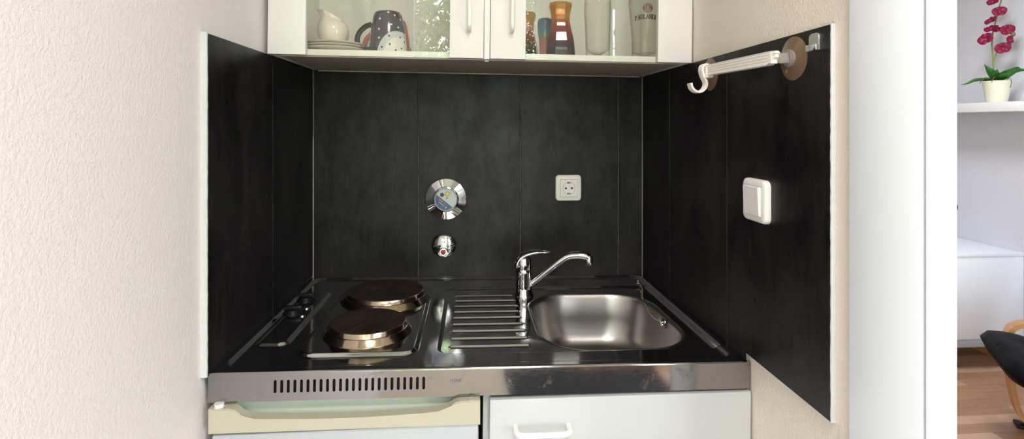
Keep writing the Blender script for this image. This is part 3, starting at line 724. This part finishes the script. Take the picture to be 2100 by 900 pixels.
def arc_text(txt, a0, a1, flip):
    for i, chh in enumerate(txt):
        a = math.radians(a0 + (a1 - a0) * i / (len(txt) - 1)); rr_ = ER * .83
        g_ = glyphs(chh, .0042); 
        for ff in g_.faces: ff.material_index = 3
        merge(pb, g_, Matrix.Translation((EX + rr_ * math.cos(a), EY + rr_ * math.sin(a), .0006)) @ Matrix.Rotation(a + (PI / 2 if flip else -PI / 2), 4, 'Z'))
arc_text('PAULANER', 155, 25, False); arc_text('MÜNCHEN', 215, 325, True)
RG = .0430
bmesh.ops.subdivide_edges(pb, edges=[e for e in pb.edges if e.calc_length() > .004], cuts=2)
bmesh.ops.triangulate(pb, faces=pb.faces[:])
for v in pb.verts:
    a = v.co.x / RG - PI / 2 - .23; R = RG + .0002 + v.co.z
    zz = v.co.y + .119
    v.co = Vector((R * math.cos(a), R * math.sin(a), zz))
obj('print', pb, ['print_black', 'print_brown', 'print_tan', 'print_pale'], pg, 0)

# ---------------------------------------------------------------- fittings on the back wall
o = empty('wall_outlet', (.3033, 0, 1.1637)); tag(o, 'white square power outlet on the back wall tiles', 'outlet')
b = BM(); loft(b, [(.0405, .0405, .011, 0), (.0405, .0405, .011, .0045), (.0400, .0400, .0108, .0070), (.0385, .0385, .0095, .0090), (.0360, .0360, .0075, .0100), (.0295, .0295, .003, .0102)], BACK(0, 0)); prism(b, rrect(.0272, .0272, .002, 3), BACK(0, 0, -.0095), .0012, .0003, 1)
obj('frame', b, ['ivory_plastic', 'dark_void'], o, 40)
b = BM(); prism(b, rrect(.0265, .0265, .002, 3), BACK(0, 0, -.010), .003, .0006)
lathe(b, [(.0195, .0132), (.0203, .0136), (.0203, .013)], 48, BACK(0, 0)); lathe(b, [(.0195, .0134), (.0192, .0134), (.0190, .0136), (0, .0136)], 48, BACK(0, 0))
obj('insert', b, 'white_plastic', o, 40)
b = BM(); lathe(b, [(.0196, .01375), (.0196, .0140), (.0188, .0140), (.0188, .01375)], 48, BACK(0, 0))
obj('socket_rim', b, 'seal', o, 40)
b = BM()
for xx in (-.0095, .0095): prism(b, circle(.0030, 18, xx, 0), BACK(0, 0, -.0130), .0009)
for zz in (-.0165, .0165): prism(b, rrect(.0045, .0022, .0008, 2, 0, zz), BACK(0, 0, -.0130), .0009)
obj('contact_holes', b, 'dark_void', o, 0)
b = BM(); prism(b, circle(.0022, 16), BACK(0, 0, -.0132), .0010)
for zz in (-.0165, .0165): prism(b, rrect(.0012, .0030, .0005, 2, 0, zz), BACK(0, 0, -.0132), .0014)
obj('screw', b, 'chrome_soft', o, 40)

o = empty('water_meter', (-.0748, 0, 1.1348)); tag(o, 'round chrome water meter with blue and white dial on back wall', 'meter')
b = BM(); lathe(b, [(.0622, .0), (.0622, .0145), (.0612, .0160), (.0388, .0228), (.0375, .0260), (.0350, .0270), (.0345, .0255), (.0340, .022)], 72, BACK(0, 0)); obj('cover', b, 'chrome', o, 30)
b = BM(); lathe(b, [(.0345, .022), (.0345, .0262), (.0318, .0262), (.0310, .0240)], 64, BACK(0, 0)); obj('bezel', b, 'lowboard_trim', o, 40)
b = BM()
def half(a0, a1, mi, z_):
    pts = [(.0315 * math.cos(math.radians(a0 + (a1 - a0) * i / 28)), .0315 * math.sin(math.radians(a0 + (a1 - a0) * i / 28))) for i in range(29)]
    prism(b, pts, BACK(0, 0, -z_), .0012, 0, mi)
half(-50, 152, 0, .0235); half(152, 310, 1, .0235)
def rot2(pts, ang, cx, cy): c_, s_ = math.cos(ang), math.sin(ang); return [(cx + x * c_ - y * s_, cy + x * s_ + y * c_) for x, y in pts]
A_ = math.radians(-38)
prism(b, circle(.0062, 24, -.0115, .0140), BACK(0, 0, -.0246), .0005, 0, 4); prism(b, circle(.0036, 20, -.0115, .0140), BACK(0, 0, -.0250), .0004, 0, 5)
prism(b, rot2(rrect(.0060, .0072, .0008, 2), A_ + .12, .0045, .0165), BACK(0, 0, -.0246), .0003, 0, 4); prism(b, rot2(rrect(.0050, .0062, .0006, 2), A_ + .12, .0045, .0165), BACK(0, 0, -.0248), .0004, 0, 2)
prism(b, circle(.0020, 16, .0030, .0035), BACK(0, 0, -.0246), .0005, 0, 4)
for i in range(8):
    cx, cy = -.0195 + .0033 * i * math.cos(A_) * 1.12, .0005 + .0033 * i * math.sin(A_) * 1.12
    prism(b, rot2(rrect(.00135, .0030, .0004, 2), A_, cx, cy), BACK(0, 0, -.0246), .0004, 0, 3 if i < 4 else 4)
    prism(b, rot2(rrect(.00045, .0018, .0002, 2), A_, cx, cy), BACK(0, 0, -.0250), .0003, 0, 0)
for i in range(12): prism(b, rot2(rrect(.0007, .0008 if i % 3 else .0011, .0002, 2), A_, -.0205 + .0017 * i * math.cos(A_), -.0075 + .0017 * i * math.sin(A_)), BACK(0, 0, -.0246), .0003, 0, 0)
prism(b, circle(.0022, 16, .0000, -.0245), BACK(0, 0, -.0246), .0004, 0, 0)
obj('dial', b, ['dial_white', 'dial_blue', 'dial_yellow', 'red_plastic', 'print_black', 'print_brown'], o, 0)
obj('dial_window', box(BM(), (0, 0, 0), (0, 0, 0)) if False else lathe(BM(), [(.0318, .0258), (.0318, .0264), (0, .0268)], 48, BACK(0, 0)), 'window_glass', o, 40)

o = empty('shutoff_valve', (-.0817, 0, .9915)); tag(o, 'small round chrome shutoff valve with red centre below the meter', 'valve')
b = BM(); lathe(b, [(.0370, 0), (.0370, .006), (.0355, .0085), (.0250, .0130), (.0150, .0160), (0, .0175)], 56, BACK(0, 0)); obj('rosette', b, 'chrome', o, 40)
b = BM(); prism(b, [(-.0155, -.0185), (-.010, -.0245), (.010, -.0245), (.0155, -.0185), (.0045, .0135), (0, .0160), (-.0045, .0135)], BACK(0, 0, -.012), .026, .004)
lathe(b, [(.0135, .030), (.0135, .040), (.0120, .0425), (.0075, .0425), (.007, .0415)], 10, BACK(0, -.0115)); obj('handle', b, 'chrome', o, 40)
b = BM(); lathe(b, [(.0062, .040), (.0062, .0435), (.004, .0445), (0, .0448)], 24, BACK(0, -.0115)); obj('red_cap', b, 'red_plastic', o, 40)

# ---------------------------------------------------------------- fittings on the right wall
o = empty('light_switch', (XR, -.6705, 1.2180)); tag(o, 'white square rocker light switch on the right tiled wall', 'switch')
RM = lambda a=0, b_=0, x=0: RIGHT(-a, b_, -x)
b = BM(); loft(b, [(.0405, .0400, .012, 0), (.0405, .0400, .012, .0055), (.0398, .0393, .0115, .0085), (.0380, .0375, .0100, .0105), (.0350, .0345, .008, .0115), (.0300, .0300, .003, .0116)], RM()); prism(b, rrect(.0285, .0285, .002, 3), RM(x=.011), .001, 0, 1); obj('frame', b, ['ivory_plastic', 'seal'], o, 40)
t = BM(); prism(t, rrect(.0275, .0275, .0025, 4), Matrix.Identity(4), .007, .0016); b = BM(); merge(b, t, RM(x=.0095) @ Matrix.Rotation(.05, 4, 'X')); obj('rocker', b, 'white_plastic', o, 40)

o = empty('suction_rail', (XR, -.66, 1.47)); tag(o, 'white plastic suction cup rail with hook on the right wall', 'rail')
def cup(yc, zc, arms):
    b = BM(); lathe(b, [(.0365, .0), (.0368, .0010), (.0340, .0020), (.020, .0045), (.0125, .0075), (.0, .0085)], 56, RM(-(yc + .66), zc - 1.47)); c_ = obj('suction_cup', b, 'cup_plastic', o, 50)
    b = BM(); lathe(b, [(.0150, .0050), (.0150, .0100), (.0135, .0112), (.0115, .0112), (.0110, .013), (.0, .013)], 40, RM(-(yc + .66), zc - 1.47))
    y_ = yc + .66; z_ = zc - 1.47
    if arms: box(b, (-.043, y_ - .0065, z_ - .0085), (-.012, y_ - .0030, z_ + .0085), .001); box(b, (-.043, y_ + .0030, z_ - .0085), (-.012, y_ + .0065, z_ + .0085), .001)
    obj('cup_hub', b, 'clear_plastic', c_, 40)
cup(-.7781, 1.4715, True); cup(-.470, 1.4740, False)
b = BM(); xb = -.043
pa = Vector((xb, -.800 + .66, 1.4705 - 1.47)); pb_ = Vector((xb, -.548 + .66, 1.4745 - 1.47)); dd = (pb_ - pa).normalized(); up = Vector((0, 0, 1)); up = (up - dd * up.dot(dd)).normalized(); sd = dd.cross(up)
# ribbed bar: section with grooves on its faces
sec = []
hw, hh = .0068, .0112
for face in range(4):
    for k in range(9):
        s = -1 + 2 * k / 9; g_ = .0007 if k % 2 else 0
        if face == 0: sec.append((s * hw, -hh))
        elif face == 1: sec.append((hw - g_, s * hh))
        elif face == 2: sec.append((-s * hw, hh))
        else: sec.append((-hw + g_, -s * hh))
ringsv = []
for t_, sc_ in ((0, .45), (.008, .8), (.02, 1.), (1., 1.)):
    c_ = pa.lerp(pb_, t_ if t_ >= .5 else t_ / (pb_ - pa).length); ringsv.append([b.verts.new(c_ + sd * a * sc_ + up * (e * sc_ + (1 - sc_) * hh * .9)) for a, e in sec])
for A, B in zip(ringsv, ringsv[1:]):
    for i in range(len(A)): b.faces.new((A[i], A[(i + 1) % len(A)], B[(i + 1) % len(A)], B[i]))
b.faces.new(ringsv[0]); b.faces.new(ringsv[-1])
box(b, (xb - .0045, -.800 + .66 - .002, .0065), (xb + .0045, -.770 + .66, .0095), .001)
obj('bar', b, 'rail_plastic', o, 30)
b = BM(); sweep(b, [(xb, -.7905 + .66, -.009), (xb, -.7905 + .66, .010)], .0058, 18); obj('pivot', b, 'white_plastic', o, 40)
b = BM(); y_ = -.545 + .66
hk = catmull([(xb + .004, y_, .012), (xb - .001, y_, .0165), (xb - .010, y_, .0150), (xb - .0130, y_, .005), (xb - .0095, y_, -.008), (xb - .004, y_, -.019), (xb - .005, y_, -.030), (xb - .014, y_, -.0395), (xb - .026, y_, -.0395), (xb - .0345, y_, -.032), (xb - .0375, y_, -.022)], 6)
strip(b, hk, .0190, .0042, (0, 1, 0), .001)
for k in (-.0063, -.0021, .0021, .0063): sweep(b, [p + Vector((0, k, 0)) for p in hk], .00285, 6)
box(b, (xb - .008, y_ - .016, -.0115), (xb + .0075, y_ + .0098, .0125), .002)
obj('hook', b, 'rail_plastic', o, 50)

o = empty('adhesive_hook', (XR, -.833, 1.4905)); tag(o, 'small brushed metal stick-on hook near the right end of the tiles', 'hook')
out = [(.0125, -.0140), (.0125, .008), (.0105, .0125), (.006, .0140), (-.006, .0140), (-.0105, .0125), (-.0125, .008), (-.0125, -.0140)]
b = BM(); prism(b, out, RM(), .0028, .0008); obj('plate', b, 'chrome_soft', o, 40)
b = BM(); box(b, (-.0068, -.0125, -.0140), (-.0026, .0125, -.0052), .0012); box(b, (-.0080, -.0125, -.0140), (-.0060, .0125, -.0040), .0008); obj('lip', b, 'chrome_soft', o, 40)

# ---------------------------------------------------------------- next room
o = empty('lowboard', (2.83, 1.10, .135)); tag(o, 'white wall-hung lowboard in the next room below the shelf', 'lowboard')
LX0, LX1, LY0, LY1 = -.42, .2295, -.040, 1.6
obj('body', box(BM(), (LX0, LY0, .045), (LX1, LY1, .498), .001), 'lowboard', o); obj('top', box(BM(), (LX0 - .002, LY0 - .003, .498), (LX1, LY1 + .003, .516), .001), 'lowboard', o)
obj('base_rail', box(BM(), (LX0 + .002, LY0 + .002, 0), (LX1, LY1 - .002, .045), .001), 'lowboard_trim', o)
b = BM()
box(b, (3.046, -.5, 0), (3.0608, 3.2, .055), .003); struct(obj('baseboard_right', b, 'ply'), 'wooden baseboard along the grey wall')
o = tag(obj('floating_shelf', box(BM(), (2.824, .882, 1.432), (3.0608, 1.9, 1.483), .001), 'shelf_white'), 'white floating shelf under the potted orchid', 'shelf')
c_ = BM(); sweep(c_, catmull([(3.058, y_ + .105, z_) for y_, z_ in ((1.395, .80), (1.385, .83), (1.362, .86), (1.352, .835), (1.375, .80), (1.42, .78), (1.5, .70), (1.55, .655))], 8), .003, 8)
tag(obj('cable', c_, 'black_plastic', None, 60), 'black cable loop on the grey wall above the lowboard', 'cable')

# orchid: local frame with x across the view of the shelf, z up
OL = Vector((2.925, 1.085, 1.483)); ra = math.atan2(-.733, .68)
o = empty('potted_orchid', OL, (0, 0, ra)); tag(o, 'crimson orchid in a cream pot on the white shelf', 'plant')
def px(u, v, d=0): return Vector(((u - 2036) * .00201, d, (209 - v) * .00272))
b = BM(); lathe(b, [(0, 0), (.044, 0), (.046, .003), (.0625, .116), (.0635, .121), (.0615, .121), (.058, .105), (0, .105)], 48); pot = obj('pot', b, 'pot', o, 40)
b = BM(); lathe(b, [(.059, .104), (.03, .112), (0, .114)], 24); obj('soil', b, 'soil', pot)
zpl = .118
def leaf(pts, w, curl=.25):
    c_ = catmull(pts, 6); n_ = len(c_); b = BM(); rows = []
    for i, p in enumerate(c_):
        t_ = i / (n_ - 1); ww = w * math.sin(PI * (.08 + .92 * t_) ** .8) * (1 - .12 * t_)
        T = (c_[min(i + 1, n_ - 1)] - c_[max(i - 1, 0)]).normalized(); s = T.cross(Vector((0, 1, .45))).normalized(); nn = s.cross(T)
        rows.append([b.verts.new(p + s * ww * k + nn * curl * ww * abs(k) * abs(k)) for k in (-1, -.5, 0, .5, 1)])
    for A, B in zip(rows, rows[1:]):
        for k in range(4): b.faces.new((A[k], A[k + 1], B[k + 1], B[k]))
    r_ = bmesh.ops.extrude_face_region(b, geom=b.faces[:])
    for v in r_['geom']:
        if isinstance(v, bmesh.types.BMVert): v.co += Vector((0, .0012, -.0006))
    obj('leaf', b, 'leaf', o, 60)
leaf([px(2033, 166), px(2028, 152, -.01), px(2019, 140, -.02), px(2010, 129, -.02)], .020)
leaf([px(2032, 164), px(2034, 152, -.03), px(2037, 141, -.045)], .020)
leaf([px(2028, 163), px(2010, 161, -.03), px(1990, 162, -.05), px(1975, 168, -.06), px(1960, 171, -.06)], .010)
leaf([px(2036, 164), px(2046, 152, -.01), px(2062, 146, -.02), px(2076, 140, -.02), px(2086, 144, -.02)], .013)
leaf([px(2040, 164), px(2055, 157, -.03), px(2072, 147, -.04), px(2088, 146, -.05), px(2106, 151, -.05)], .014)
leaf([px(2035, 165), px(2045, 157, -.04), px(2056, 150, -.05)], .016)
def stem(pts, r): obj('stem', sweep(BM(), catmull(pts, 6), r, 8), 'stem', o, 60)
stem([px(2030, 166), px(2029, 125), px(2026, 90), px(2028, 65), px(2033, 45), px(2038, 25), px(2045, 0), px(2050, -20, -.01)], .0034)
stem([px(2030, 125), px(2033, 112), px(2040, 101), px(2048, 97)], .0024)
stem([px(2028, 63), px(2040, 60), px(2055, 62), px(2066, 72)], .0022)
def petal_pts(L_, w, lift):
    b = BM(); rows = []
    for i in range(13):
        t_ = i / 12; ww = w * (math.sin(PI * min(1, .12 + .88 * t_)) ** .7 if t_ < 1 else .0) + .0012; y = L_ * t_; zz = lift * math.sin(PI * t_ * .8)
        rows.append([b.verts.new((ww * k, y, zz - .25 * ww * k * k)) for k in (-1, -.5, 0, .5, 1)])
    for A, B in zip(rows, rows[1:]):
        for k in range(4): b.faces.new((A[k], A[k + 1], B[k + 1], B[k]))
    r_ = bmesh.ops.extrude_face_region(b, geom=b.faces[:])
    for v in r_['geom']:
        if isinstance(v, bmesh.types.BMVert): v.co.z -= .0008
    return b
def blossom_mesh():
    b = BM()
    for ang, L_, w in ((0, .036, .0155), (72, .041, .027), (-72, .041, .027), (140, .036, .0165), (-140, .036, .0165)):
        merge(b, petal_pts(L_, w, .006), Matrix.Rotation(math.radians(ang), 4, 'Z') @ Matrix.Rotation(.15, 4, 'X'))
    return b
bl0 = None
for i, (u, v, yaw, pitch, roll, s) in enumerate([(2029, 2, -.5, .5, .3, .9), (2041, 24, .1, .2, .1, 1.0), (2024, 41, -.8, .8, .4, .95), (2025, 58, -.4, 1.0, .2, 1.0), (2037, 61, .3, 1.1, .3, .9), (2014, 78, -.45, .25, .5, 1.15), (2057, 63, .35, .1, .2, 1.05), (2061, 84, .95, .1, .6, .85), (2048, 99, .1, .05, .25, 1.1)]):
    if bl0 is None:
        bo = bl0 = obj('blossom', blossom_mesh(), 'petal', o, 60)
        lb = BM(); lathe(lb, [(0, .008), (.003, .0065), (.0045, .003), (.004, 0)], 12); sweep(lb, [(0, 0, .004), (0, -.006, .008), (0, -.011, .006)], [.003, .004, .002], 8); lip = obj('blossom_lip', lb, 'lip', bo, 60)
    else:
        bo = bl0.copy(); COL.objects.link(bo); lp = lip.copy(); COL.objects.link(lp); lp.parent = bo
    bo.location = px(u, v, -.018 - .002 * (i % 3)); bo.scale = (s * .84,) * 3
    bo.rotation_euler = (Matrix.Rotation(yaw, 4, 'Z') @ Matrix.Rotation(PI / 2 - pitch * .8, 4, 'X') @ Matrix.Rotation(roll, 4, 'Z')).to_euler()
b = BM(); t = BM(); bmesh.ops.create_icosphere(t, subdivisions=2, radius=.0105); merge(b, t, Matrix.Translation(px(2069, 72, -.015)) @ Matrix.Diagonal((1, 1, 1.25, 1))); obj('bud', b, 'bud', o, 60)
for pts in ([px(2028, 164), px(2015, 157, -.05), px(2007, 162, -.062), px(2001, 169, -.066)], [px(2036, 164), px(2032, 157, -.06), px(2025, 167, -.066)], [px(2055, 164, -.03), px(2062, 161, -.058), px(2065, 170, -.063), px(2062, 180, -.064)]):
    obj('root', sweep(BM(), catmull(pts, 6), .0017, 6), 'root', o, 60)

# low easy chair: e across the seat (towards the lowboard), n from the front edge to the back
E_ = Vector((.56, .83, 0)).normalized(); N_ = Vector((.83, -.56, 0)).normalized()
CO = Vector((2.464, .569, 0)); o = empty('easy_chair', CO, (0, 0, math.atan2(N_.y, N_.x))); tag(o, 'black leather easy chair with bent wood frame in the next room', 'chair')
# local: x = back direction n, y = e (far side at 0, near side at -.56)
def side(yc):
    pts = catmull([(.30, yc, .016), (.12, yc, .018), (.035, yc, .030), (.003, yc, .075), (-.016, yc, .16), (-.030, yc, .27), (-.034, yc, .37), (-.020, yc, .435), (.030, yc, .466), (.12, yc, .474), (.36, yc, .49), (.62, yc, .54)], 6)
    b = BM(); strip(b, pts, .060, .020, (0, 1, 0), .002); s = obj('side_frame', b, 'ply', o, 40)
    b = BM(); box(b, (-.005, yc - .032, 0), (.055, yc + .032, .014), .003); obj('foot_pad', b, 'black_plastic', s)
    b = BM(); strip(b, catmull([(.62, yc, .54), (.60, yc, .30), (.52, yc, .06), (.30, yc, .016)], 6), .060, .020, (0, 1, 0), .002); obj('rear_leg', b, 'ply', o, 40)
side(0); side(-.60)
b = BM()
for yc in (-.05, -.55): strip(b, catmull([(-.055, yc, .315), (.15, yc, .285), (.42, yc, .24), (.56, yc, .30)], 6), .03, .028, (0, 1, 0), .002)
box(b, (.10, -.57, .262), (.14, -.03, .285), .002); box(b, (-.02, -.57, .290), (.02, -.03, .312), .002)
obj('seat_rail', b, 'ply', o, 40)
def cushion(name, fr, hx, hy, th):
    b = BM(); nu, nv = 26, 26; gt = []; gb = []
    for i in range(nu + 1):
        rt, rb = [], []
        for j in range(nv + 1):
            u, v = -1 + 2 * i / nu, -1 + 2 * j / nv; ed = (1 - abs(u) ** 5) * (1 - abs(v) ** 5); h = th / 2 * max(ed, 0) ** .33
            uu, vv = u * hx * math.sqrt(1 - .17 * v ** 6), v * hy * math.sqrt(1 - .17 * u ** 6)
            wr = .003 * math.sin(14 * u + 5 * v) * ed
            rt.append(b.verts.new((uu, vv, h + wr))); rb.append(b.verts.new((uu, vv, -h)))
        gt.append(rt); gb.append(rb)
    for i in range(nu):
        for j in range(nv):
            b.faces.new((gt[i][j], gt[i + 1][j], gt[i + 1][j + 1], gt[i][j + 1])); b.faces.new((gb[i][j], gb[i][j + 1], gb[i + 1][j + 1], gb[i + 1][j]))
    bmesh.ops.remove_doubles(b, verts=b.verts[:], dist=1e-5)
    bmesh.ops.transform(b, matrix=fr, verts=b.verts[:]); return obj(name, b, 'leather', o, 80)
cushion('seat_cushion', frame((.135, -.325, .372), (1, 0, -.16), (0, 1, 0), (.16, 0, 1)), .30, .27, .105)
cushion('back_cushion', frame((.50, -.30, .66), (.34, 0, 1), (0, 1, 0), (-1, 0, .34)), .42, .245, .11)

# ---------------------------------------------------------------- behind the viewer (seen in the chrome, the steel and the panes)
o = tag(obj('rug', box(BM(), (.20, -2.7, 0), (1.08, -1.2, .012), .004), 'rug'), 'dark rug on the parquet behind the viewer, mirrored in the steel', 'rug')
o = empty('wall_mirror', (PL, -1.42, 2.06)); tag(o, 'round wall mirror on the left wall, seen in the cabinet glass', 'mirror')
fm = frame((0, 0, 0), (0, 1, 0), (0, 0, 1), (1, 0, 0))
b = BM(); lathe(b, [(.27, 0), (.27, .040), (.262, .045), (.225, .045), (.218, .040), (.218, .02)], 64, fm); obj('frame', b, 'mirror_frame', o, 40)
b = BM(); lathe(b, [(.22, .0), (.22, .03), (0, .0301)], 64, fm); obj('glass', b, 'mirror', o, 20)

# garden
struct(obj('ground', box(BM(), (-9, -16, -.4), (12, -3.15, -.3)), 'lawn'), 'garden lawn outside the windows')
def tree(x, y, h, r, mat, label, n):
    o = empty('tree', (x, y, -.3)); tag(o, label, 'tree', 'garden trees outside the windows')
    b = BM(); sweep(b, catmull([(0, 0, 0), (.04, .02, h * .25), (-.03, .05, h * .5), (.05, 0, h * .8)], 5), [.09 - .0035 * i for i in range(16)], 10)
    for k in range(7):
        a = k * 2.4; z0 = h * (.3 + .07 * k); sweep(b, [(0, 0, z0), (math.cos(a) * r * .4, math.sin(a) * r * .4, z0 + .35), (math.cos(a) * r * .8, math.sin(a) * r * .8, z0 + .5)], [.03, .02, .008], 6)
    obj('trunk', b, 'bark', o, 50)
    vs, fs = [], []
    for k in range(n):
        while True:
            p = Vector((random.uniform(-1, 1), random.uniform(-1, 1), random.uniform(-1, 1)))
            if .35 < p.length < 1: break
        p = Vector((p.x * r, p.y * r, h * .55 + p.z * h * .5)) + Vector((math.sin(p.z * 9) * .15, 0, 0))
        a = Vector((random.gauss(0, 1), random.gauss(0, 1), random.gauss(0, 1))).normalized(); c_ = a.orthogonal().normalized(); s = random.uniform(.022, .05)
        i = len(vs); vs += [p - a * s, p + c_ * s * .45, p + a * s, p - c_ * s * .45]; fs.append((i, i + 1, i + 2, i + 3))
    me = bpy.data.meshes.new('crown'); me.from_pydata(vs, [], fs); me.materials.append(M[mat])
    cr = bpy.data.objects.new('crown', me); COL.objects.link(cr); cr.parent = o
tree(-.55, -4.7, 3.7, .95, 'foliage_a', 'leafy garden tree left outside the balcony door', 15000)
tree(.95, -6.4, 4.2, .95, 'foliage_b', 'leafy garden tree right outside the balcony door', 15000)
tree(3.1, -6.0, 3.0, 1.0, 'foliage_a', 'leafy garden tree outside the wide window', 8000)

# ---------------------------------------------------------------- light
w = bpy.data.worlds.new('sky'); SC.world = w; w.use_nodes = True; nt = w.node_tree; bg = nt.nodes['Background']
bg.inputs['Color'].default_value = (.94, .94, 1.0, 1); bg.inputs['Strength'].default_value = 11
def area(name, loc, rot, sx, sy, power=0, col=(1, 1, 1), portal=False):
    l = bpy.data.lights.new(name, 'AREA'); l.shape = 'RECTANGLE'; l.size = sx; l.size_y = sy; l.energy = power; l.color = col
    l.cycles.is_portal = portal
    o = bpy.data.objects.new(name, l); COL.objects.link(o); o.location = loc; o.rotation_euler = rot; return o
area('portal_balcony_door', (.04, -3.16, 1.22), (PI / 2, 0, 0), 1.02, 2.28, portal=True)
area('portal_window', (1.89, -3.16, 1.30), (PI / 2, 0, 0), 1.72, 2.0, portal=True)

lamp = empty('ceiling_lamp', (.25, -1.95, CEIL)); tag(lamp, 'flat round ceiling lamp behind the viewer', 'lamp')
b = BM(); lathe(b, [(0, 0), (.24, 0), (.24, -.05), (.225, -.052), (.222, -.03), (0, -.03)], 48); obj('housing', b, 'white_paint', lamp, 40)
area('ceiling_lamp_light', (.25, -1.95, CEIL - .055), (0, 0, 0), .42, .42, 15, (1, .89, .84))
area('next_room_fill_light', (1.9, .4, CEIL - .02), (0, 0, 0), .5, .5, 17, (.93, .96, 1))  # added fill standing in for daylight in the next room, no fixture
# ---------------------------------------------------------------- camera
cam = bpy.data.cameras.new('camera'); co = bpy.data.objects.new('camera', cam); COL.objects.link(co)
co.location = (0, -1.62, 1.36); co.rotation_euler = (PI / 2, 0, -math.radians(4.5))
cam.sensor_width = 36; cam.lens = 36 * 1076 / 2100; cam.shift_y = -(450 - 256) / 2100; cam.clip_start = .02
SC.camera = co
vs_ = SC.view_settings; vs_.view_transform = 'Standard'; vs_.look = 'None'; vs_.gamma = 1; vs_.use_curve_mapping = False; vs_.exposure = .95
SC.cycles.max_bounces = 12; SC.cycles.diffuse_bounces = 6; SC.cycles.glossy_bounces = 6; SC.cycles.transparent_max_bounces = 24
SC.cycles.sample_clamp_indirect = 8; SC.cycles.caustics_reflective = False
